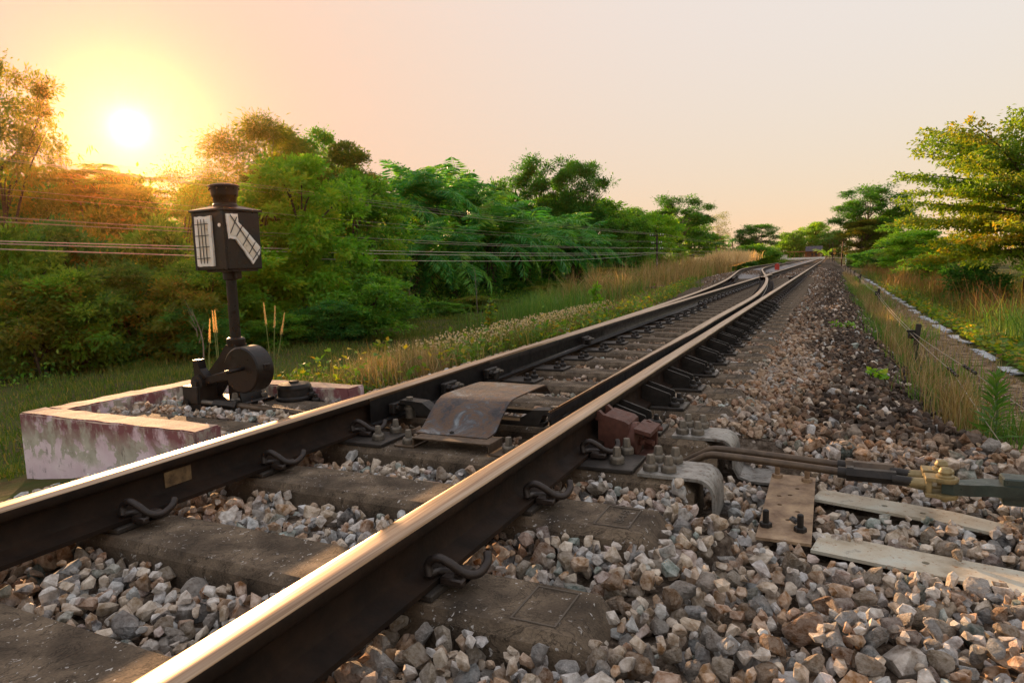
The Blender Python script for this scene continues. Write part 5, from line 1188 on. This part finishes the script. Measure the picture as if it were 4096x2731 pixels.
# ------------------------------------------------------------------ single plants near the track
def foxtail(x, y, z, h, lab, n=4, seed=1):
    t = empty('foxtail_grass', (x, y, z)); tag(t, lab, 'grass plant', 'tall foxtail grasses'); rr = random.Random(seed); mb = MB(); tips = []
    for k in range(n):
        a = Vector((rr.uniform(-.08, .08), rr.uniform(-.06, .06), h*rr.uniform(.72, 1.0))); pts = smooth_path([(rr.uniform(-.03, .03), rr.uniform(-.03, .03), 0), a*.5+Vector((0, 0, .06)), a], 5); mb.tube(pts, .0032, 5); tips.append((a, (pts[-1]-pts[-3]).normalized()))
    mb.obj('stalks', plain('green_stalk', (.13,.17,.04), .7), t)
    r_ = np.random.default_rng(seed); Q = []
    for a, d in tips:
        m = 420; u = r_.random(m); P = np.array(a)[None]+np.array(d)[None]*(u*.17-.02)[:, None]; A = r_.normal(size=(m, 3))+np.array(d)*.9; Q.append(leaf_quads(P, A, .013*(1-.5*u), .0024, r_, 0))
    part('seed_heads', quads_mesh('seed_heads', np.concatenate(Q), G_PLUME, r_), t)
    m = 26; A = r_.normal(size=(m, 3))*np.array([1, 1, .3])+np.array([0, 0, .9]); part('leaves', quads_mesh('leaves', leaf_quads(np.zeros((m, 3))+r_.normal(size=(m, 3))*.03*np.array([1, 1, 0]), A, .32, .012, r_, 0), G_LUSH, r_), t)
foxtail(-2.84, 3.64, -.46, .66, 'foxtail grass with pale heads right behind the counterweight', 2, 1); foxtail(-2.50, 3.85, -.45, .78, 'taller foxtail grass with pale heads above the round black cap', 3, 2)
foxtail(-2.68, 3.40, -.47, .62, 'single short foxtail stalk beside the lamp pole foot', 1, 5)
def leafy(name, x, y, z, h, w, n, L, mat, lab, cat, seed, group=None, upright=False):
    t = empty(name, (x, y, z)); tag(t, lab, cat, group); r_ = np.random.default_rng(seed); mb = MB(); P = []; rr = random.Random(seed)
    for s in range(max(2, int(n/28))):
        e = Vector((rr.uniform(-w, w), rr.uniform(-w, w)*.7, h*rr.uniform(.45, 1.0))); 
        if upright: e = Vector((e.x*.25, e.y*.25, h*rr.uniform(.8, 1)))
        b = Vector((e.x*.4, e.y*.4, -.02)); pts = smooth_path([b, b.lerp(e, .5)+Vector((rr.uniform(-.05, .05), 0, .03)), e], 6); mb.tube(pts, .003, 4)
        for k in range(28): q = pts[rr.randrange(2, len(pts))]; P.append(np.array(q)+r_.normal(size=3)*np.array([.035, .035, .02]))
    mb.obj('stems', plain('vine_stem', (.10,.10,.035), .8), t); P = np.array(P); m = len(P)
    part('leaves', quads_mesh('leaves', leaf_quads(P, r_.normal(size=(m, 3))*np.array([1, 1, .5]), L*r_.uniform(.6, 1.25, m), L*.78, r_, .9), mat, r_), t); return t
leafy('vine_clump', -2.45, 4.0, -.46, .34, .30, 260, .060, G_VINE, 'bright heart-leaved vine clump behind the round black cap', 'vine', 3)
leafy('vine_clump', -1.95, 4.3, -.44, .24, .34, 200, .052, G_VINE, 'lower yellowing vine clump left of the fluffy dry grass', 'vine', 4)
leafy('leafy_weed', -3.15, 8.9, -.66, .75, .14, 170, .070, G_VINE, 'upright yellow-green weed standing in the left verge', 'weed', 5, None, True)
leafy('leafy_weed', -3.35, 9.2, -.68, .40, .30, 110, .065, G_VINE, 'low spreading weed at the foot of the upright yellow one', 'weed', 6)
leafy('leafy_weed', -2.75, 12.6, -.62, .85, .22, 170, .095, G_BRIGHT, 'tall green weed farther along the left verge', 'weed', 7, None, True)
leafy('leafy_weed', -3.9, 7.2, -.75, .42, .10, 60, .11, G_VINE, 'small broad-leaved weed with yellow tip in the meadow', 'weed', 8, None, True)
leafy('creeping_vine', -2.46, 1.72, -.45, .06, .20, 70, .055, G_VINE, 'yellow creeping leaves at the near corner of the pink box', 'vine', 9)
for (x, y, s, lab) in ((1.72, 5.1, 10, 'green runner creeping over the right-hand stones, nearer'), (1.62, 8.2, 11, 'green runner creeping over the right-hand stones, farther')):
    leafy('creeping_vine', x, y, float(ball_top(x, y))+.01, .05, .16, 40, .045, G_BRIGHT, lab, 'vine', s, 'runners on the stones')
def lance_plant(x, y, z, h, lab):
    t = empty('lance_leaf_plant', (x, y, z)); tag(t, lab, 'plant'); mb = MB(); mb.tube(smooth_path([(0, 0, -.02), (.012, 0, h*.5), (0, .01, h)], 6), .005, 6); mb.obj('stem', plain('green_stem', (.10,.16,.05), .7), t); r_ = np.random.default_rng(2); m = 80; k = np.arange(m); zz = h*(.12+.88*(k/m)); az = k*2.4
    P = np.stack([0*zz, 0*zz, zz], 1); A = np.stack([np.cos(az), np.sin(az), .75-.5*(1-k/m)+.4*(k/m)], 1); part('leaves', quads_mesh('leaves', leaf_quads(P, A, .155*(1-.55*(k/m)), .021, r_, .9), G_LUSH, r_), t)
lance_plant(2.235, 4.38, -.51, .40, 'green lance-leaved plant at the right edge of the stones')
# fluffy dry tuft beyond the pink box
X = -2.05+r.normal(size=2600)*.20; Y = 4.95+r.normal(size=2600)*.34; Qd = blades(X, Y, .30, .005, .9, r, terrain(X, Y)+.02)
stuff('fluffy_dry_tuft', Qd, G_DRY, 30, 'fluffy tan tuft of dry grass beyond the pink box', 'grass', None, 'thing')

# ------------------------------------------------------------------ path and kerb on the right
yy = np.concatenate([np.arange(-2, 40, .25), np.geomspace(40, 90, 14)]); xs_ = np.array([2.30, 2.5, 2.7, 2.88])
PX, PY = np.meshgrid(xs_, yy); PZ = terrain(PX, PY)+.012+.006*np.sin(PY*3.1+PX*5); i = np.arange((len(yy)-1)*3); a = (i//3)*4+i % 3
n_ = N('path_surface', .92, 0, .1); c_ = n_.ramp(n_.noise(6, 5, .7, n_.co('Object', (1, 4.5, 1))), [(.42, (.035,.022,.016)), (.5, (.12,.078,.05)), (.58, (.42,.31,.20))]); n_.set('Base Color', c_); n_.bump(n_.noise(40, 5), .5, .01)  # stripes of light and grass shadow across the path are put into its colour
tag(link('path', np_mesh('path', np.stack([PX, PY, PZ], -1).reshape(-1, 3), np.stack([a, a+1, a+5, a+4], 1), n_.m, smooth=True)), kind='structure')
kb = empty('kerb', (2.9, 5, -.53)); tag(kb, kind='structure'); rk = random.Random(9)
KM = []
for q in range(6):
    bm = bmesh.new(); bmesh.ops.create_cube(bm, size=1.0)
    for v in bm.verts: v.co = Vector((v.co.x*.11, v.co.y*.36, v.co.z*.03))
    bmesh.ops.bevel(bm, geom=list(bm.edges), offset=.012, segments=1, affect='EDGES')
    for v in bm.verts: v.co += Vector((rk.uniform(-1, 1)*.035, rk.uniform(-1, 1)*.05, rk.uniform(-1, 1)*.006))
    me = bpy.data.meshes.new('kerb_stone'); bm.to_mesh(me); bm.free(); me.materials.append(M_KERB); KM.append(me)
y = 4.2; q = 0
while y < 34:
    if rk.random() > .38:
        o = bpy.data.objects.new('kerb_stone', KM[q % 6]); COL.objects.link(o); o.parent = kb; o.location = (2.885+rk.uniform(-.03, .03)-2.9, y-5, gz(2.9, y)+.012+.53); o.rotation_euler = (rk.uniform(-.06, .06), rk.uniform(-.15, .15), rk.uniform(-.12, .12)); q += 1
    y += .46

# ------------------------------------------------------------------ signal-wire posts and wires on the right
POSTS = [(2.17, 7.5), (2.30, 15.2), (2.36, 26.4), (2.40, 33), (2.42, 40), (2.44, 47), (2.46, 55), (2.48, 63)]
def wire_post(i, x, y):
    g = gz(x, y); t = empty('wire_post', (x, y, g)); tag(t, 'short dark post carrying the two signal wires, %s from the camera' % ordinal(i+1), 'post', 'signal-wire posts'); rr = random.Random(i)
    mb = MB(); mb.box((0, 0, .20), (.045, .035, .46), 0, .004, M=Matrix.Rotation(rr.uniform(-.05, .12), 3, 'Y')); mb.obj('post', M_WOODPOLE, t)
    mb = MB(); mb.box((-.045, -.01, .36), (.07, .03, .022), 0, .003); mb.obj('bracket', M_IRON, t)
    for s in (0, 1): mb = MB(); mb.lathe([(.010, -.014), (.034, -.014), (.028, -.006), (.028, .006), (.034, .014), (.010, .014)], (-.055+s*.03, -.03, .318), 18, axis=0); mb.obj('pulley', M_IRON, t)
for i, (x, y) in enumerate(POSTS): wire_post(i, x, y)
def cat_wire(name, pts, rad_, mat, label, cat, group=None, n=10):
    mb = MB(); P = []
    for a, b in zip(pts[:-1], pts[1:]):
        a, b = Vector(a), Vector(b); L = (b-a).length; sag = pts[0] and SAG*L
        for k in range(n): t = k/n; p_ = a.lerp(b, t); p_.z -= sag*4*t*(1-t); P.append(p_)
    P.append(Vector(pts[-1])); mb.tube(P, rad_, 5); o = mb.obj(name, mat); tag(o, label, cat, group); return o
SAG = .004
wz = lambda y, x: gz(x, y)+.345
for s, lab in ((0, 'left one of the two signal wires along the right-hand posts'), (1, 'right one of the two signal wires along the right-hand posts')):
    pts = [(2.26+s*.22, 4.9-s*.1, -.40+s*.03)] if False else []
    start = (2.205, 3.78, -.42) if s == 0 else (2.62, 4.1, -.47)
    mid = (2.20+s*.10, 5.55, -.27+s*.02)
    cat_wire('signal_wire', [start, mid]+[(x-.055+s*.03, y-.03, wz(y, x)) for x, y in POSTS], .0028, M_WIRE, lab, 'wire', 'signal wires')
    t = empty('wire_tensioner', mid); tag(t, ('left' if s == 0 else 'right')+' wire tensioner hanging in the signal wire by the dry grass', 'tensioner', 'wire tensioners'); d = (Vector((POSTS[0][0]-.055+s*.03, POSTS[0][1]-.03, wz(POSTS[0][1], POSTS[0][0])))-Vector(mid)).normalized()
    mb = MB(); mb.tube([-d*.16, d*.16], .007, 8); mb.obj('body', M_IRON, t)
    for k in (-.13, -.05, .04, .12): mb = MB(); mb.tube([d*(k-.014), d*(k+.014)], .012, 8); mb.obj('collar', M_IRON, t)

# ------------------------------------------------------------------ telegraph poles and wires on the left
TP = [(-11.5, 4.6), (-11.5, 55.5), (-11.5, 103.2), (-11.5, 149.5), (-11.5, 196)]
ARMS = [2.63, 2.0, 1.53]
for i, (x, y) in enumerate(TP):
    if i == 0: continue
    g = gz(x, y); t = empty('telegraph_pole', (x, y, g)); tag(t, 'dark telegraph pole with three crossarms, %s one from the camera' % ordinal(i), 'telegraph pole', 'telegraph poles left of the track')
    mb = MB(); mb.tube([(0, 0, -.1), (0, 0, 2.78-g)], [.10, .075], 8); mb.obj('pole', M_WOODPOLE, t)
    for k, z in enumerate(ARMS):
        w = (1.15, .85, 1.05)[k]; mb = MB(); mb.box((0, -.09, z-g), (w, .06, .07), 0, .004); arm = mb.obj('crossarm', M_WOODPOLE, t)
        for s in (-1, -.62, .62, 1): mb = MB(); mb.lathe([(.012, 0), (.028, .03), (.032, .07), (.030, .10), (.018, .125), (0, .128)], (s*w*.46, -.09, z-g+.04), 8); mb.obj('insulator', M_PORC, arm)
    if i == 1:
        tc = bpy.data.curves.new('n', 'FONT'); tc.body = '7\n2\n2\n2\n5'; tc.size = .13; tc.extrude = .002; tc.align_x = 'CENTER'; tc.space_line = .8; _o = bpy.data.objects.new('lettering', tc); COL.objects.link(_o); me = bpy.data.meshes.new_from_object(_o.evaluated_get(bpy.context.evaluated_depsgraph_get())); bpy.data.objects.remove(_o); me.materials.append(M_PORC)
        part('pole_number', me, t, (.02, -.105, .62-g), (math.pi/2, 0, .15))
wi = 0
for k, z in enumerate(ARMS):
    w = (1.15, .85, 1.05)[k]
    for s, wd in ((-1, 'leftmost'), (-.62, 'second'), (.62, 'third'), (1, 'rightmost')):
        if k == 1 and abs(s) < .7: continue
        SAG = .0035+.0012*((wi*37) % 5)/5; wi += 1
        cat_wire('telegraph_wire', [(x+s*w*.46, y-.09, z+.15) for x, y in TP], .0042, M_WIRE, '%s thin wire on the %s crossarms of the telegraph poles' % (wd, ('top', 'middle', 'bottom')[k]), 'wire', 'telegraph wires')
for q, (dz, s, lab) in enumerate(((.0, .0032, 'top thick pale cable slung below the telegraph crossarms'), (-.03, .0048, 'middle thick pale cable slung below the telegraph crossarms'), (-.09, .0085, 'lowest thick pale cable with the deepest sag'))):
    SAG = s; cat_wire('telephone_cable', [(x+.1, y-.12, 1.30+dz) for x, y in TP], .0085, M_CABLE, lab, 'cable', 'telephone cables', 16)

# ------------------------------------------------------------------ signs, fouling marker, station and crossing in the distance
t = empty('rusty_signboard', (2.44, 75, gz(2.44, 75))); tag(t, 'rusty board on a tall leaning pole right of the track', 'signboard'); g = gz(2.44, 75)
mb = MB(); mb.tube([(0, 0, 0), (.12, 0, 2.25-g)], .06, 8); mb.obj('pole', M_BROWNSTEEL, t)
mb = MB(); mb.box((.10, -.08, 2.06-g), (.72, .03, .24), 0, .004); mb.obj('board', M_BROWNSTEEL, t); mb = MB(); mb.box((.10, -.02, 2.06-g), (.10, .10, .28), 0, .004); mb.obj('clamp', M_BROWNSTEEL, t)
M_DKRING = plain('dark_ring', (.06,.025,.012), .6)
def disc_sign(x, y, zs, r0, lab, post, pmat, glyphs):
    g = gz(x, y); t = empty('round_sign', (x, y, g)); tag(t, lab, 'round sign', 'paired round yellow signs'); mb = MB(); mb.tube([(0, .03, 0), (0, .03, zs[0]-g)], .04, 8); mb.obj('post', pmat, t)
    for k, z in enumerate(zs):
        mb = MB(); mb.lathe([(0, -.03), (r0, -.03), (r0, 0), (0, 0)], (0, 0, z-g), 24, axis=1, cap=False); d = mb.obj('disc', M_YELLOW, t)
        mb = MB(); mb.lathe([(r0*.78, -.036), (r0*.9, -.036), (r0*.9, -.031), (r0*.78, -.031)], (0, 0, z-g), 24, axis=1, cap=False); mb.obj('ring', M_DKRING, d)
        mb = MB(); c = z-g
        if k == 0:
            mb.box((-.28*r0, -.034, c-.1*r0), (.16*r0, .006, .7*r0)); mb.box((.28*r0, -.034, c-.1*r0), (.16*r0, .006, .7*r0)); mb.box((0, -.034, c+.3*r0), (.72*r0, .006, .16*r0))
        else:
            for sx in (-.3, .25): mb.lathe([(.14*r0, -.037), (.26*r0, -.037), (.26*r0, -.032), (.14*r0, -.032)], (sx*r0, 0, c), 14, axis=1, cap=False)
        mb.obj('glyph', M_DKRING, d)
disc_sign(3.13, 90, (1.236, .80), .20, 'two round yellow signs, one above the other, on a pale post', True, M_POSTW, True)
disc_sign(2.05, 118, (1.45, .92), .22, 'two round yellow signs on a dark post, farther off', True, M_WOODPOLE, True)
for x, y, zt, lab in ((1.75, 112, 3.0, 'thin far pole behind the rusty signboard'), (1.3, 135, 3.2, 'thin far pole left of the rusty signboard')):
    mb = MB(); mb.tube([(0, 0, 0), (0, 0, zt)], .05, 6); mb.obj('far_pole', M_WOODPOLE, None, (x, y, gz(x, y)))
    tag(bpy.data.objects[-1] if False else [o for o in COL.objects if o.name.startswith('far_pole')][-1], lab, 'pole', 'thin far poles')
t = empty('fouling_marker', (-1.43, 43, -.22)); tag(t, 'small red marker block between the two tracks', 'marker'); mb = MB(); mb.prism([(-.13, 0), (.13, 0), (.12, .36), (.0, .44), (-.12, .36)], 1, -.12, .12); mb.obj('block', M_REDP, t)
# pale gravel between and under the tracks beyond the crossing
gx_ = np.linspace(-4.3, -.95, 12); gy_ = np.concatenate([np.arange(25, 60, 1.2), np.geomspace(60, 165, 20)]); GX_, GY_ = np.meshgrid(gx_, gy_); GZ_ = -.205+.03*np.sin(GX_*2+GY_*.4)-.5*sstep(-.55, .35, -GX_+np.array([[x_div(float(v))-1.6 for v in gy_]]).T); GZ_ = np.where(GX_ > -1.2, -.30, GZ_); i = np.arange((len(gy_)-1)*11); a = (i//11)*12+i % 11
n_ = N('pale_gravel', .95, 0, .1); n_.set('Base Color', n_.ramp(n_.noise(26, 5, .75), [(.3, (.12,.11,.11)), (.55, (.30,.285,.275)), (.75, (.46,.44,.42))])); n_.bump(n_.noise(30, 5), .8, .04)
tag(link('gravel_bed', np_mesh('gravel_bed', np.stack([GX_, GY_, GZ_], -1).reshape(-1, 3), np.stack([a, a+1, a+13, a+12], 1), n_.m, smooth=True)), kind='structure')
def station():
    x, y, g = -4.2, 186, -.2; t = empty('station_house', (x, y, g)); tag(t, 'small wooden station house with dark gabled roof at the end of the track', 'station')
    mb = MB(); mb.box((0, 0, .25), (9, 5, .5)); mb.obj('platform', M_BUILD, t)
    mb = MB(); mb.box((1.6, .6, 1.25), (3.4, 2.4, 1.5)); mb.obj('wall', M_WOOD, t)
    for k in range(7): mb = MB(); mb.box((-3.6+k*1.1, -1.7, 1.2), (.12, .12, 1.45)); mb.obj('pillar', M_WOOD, t)
    mb = MB(); mb.prism([(-2.3, 1.9), (2.6, 1.95), (2.6, 2.05), (.4, 3.25), (-.1, 3.25), (-2.3, 2.0)], 0, .0, 3.9); mb.obj('roof', M_ROOF, t)
    mb = MB(); mb.prism([(-2.6, 2.1), (-2.6, 2.0), (1.0, 1.9), (1.0, 2.1)], 0, -4.4, .1); mb.obj('canopy', M_WOOD, t)
    for k in range(3): mb = MB(); mb.box((.7+k*.9, -.62, 1.2), (.5, .04, .8)); w = mb.obj('window', M_ROOF, t)
station()
mb = MB(); mb.box((0, 0, .45), (1.6, 1.2, .9), 0, .03); mb.box((0, 0, .95), (1.8, 1.4, .08), 0, .01); o = mb.obj('white_shed', M_BUILD, None, (-9.3, 186, .1)); tag(o, 'small white hut left of the station', 'hut')
o = link('level_crossing', (lambda m: (m.box((0, 0, 0), (26, 5, .06), 0, .02), m.mesh('level_crossing', plain('pale_concrete', (.42,.38,.34), .9, 0, .2, .6)))[1])(MB())); o.location = (-1, 168, -.01); tag(o, kind='structure')
def right_fence():
    # concrete fence posts and rail behind the big right-hand tree, with a pale wall beyond
    for i, (x, y) in enumerate(((5.9, 19.8), (7.6, 20.6), (9.3, 21.4))):
        t = empty('fence_post', (x, y, gz(x, y))); tag(t, 'grey fence post beyond the big right-hand tree, %s from the left' % ordinal(i+1), 'fence post', 'fence posts on the right'); mb = MB(); mb.box((0, 0, .55), (.09, .09, 1.1), 0, .006); mb.obj('post', M_KERB, t)
        mb = MB(); mb.box((.85, .4, .32), (1.75, .05, .09), 0, .004, M=Matrix.Rotation(.44, 3, 'Z')); mb.obj('rail', M_WOODPOLE, t, (0, 0, 0)) if i < 2 else None
    mb = MB(); mb.box((0, 0, .55), (16, .2, 1.5)); o = mb.obj('pale_wall', M_BUILD, None, (15.5, 30, gz(12, 30)), (0, 0, .25)); tag(o, 'pale wall far behind the big right-hand tree', 'wall')
right_fence()
for i, (x, y, z, s) in enumerate(((-2.47, 1.86, -.43, .07), (-1.92, 4.75, -.40, .09), (-2.0, 9.0, -.38, .1))):
    mb = MB(); mb.box((0, 0, 0), (s, s*.7, .008), 0, .002, M=Matrix.Rotation(.3, 3, 'X')); o = mb.obj('litter', M_LILAC, None, (x, y, z+.03), (0, 0, i)); tag(o, ('white scrap of litter at the corner of the pink box', 'pale scrap of litter beside the fluffy dry tuft', 'pale scrap of litter in the left verge')[i], 'litter')

# ------------------------------------------------------------------ evening haze; its orange tint stands in for lens flare over the trees
mb = MB(); mb.box((0, 130, 5.5), (320, 330, 18)); hz = mb.obj('haze', None); tag(hz, kind='stuff')
hm = bpy.data.materials.new('haze'); hm.use_nodes = True; ht = hm.node_tree; ht.nodes.clear(); ho = ht.nodes.new('ShaderNodeOutputMaterial'); hv = ht.nodes.new('ShaderNodeVolumePrincipled')
hv.inputs['Color'].default_value = (1.0, .46, .15, 1); hv.inputs['Density'].default_value = .00019; hv.inputs['Anisotropy'].default_value = .93
ht.links.new(hv.outputs[0], ho.inputs['Volume']); hz.data.materials.append(hm)
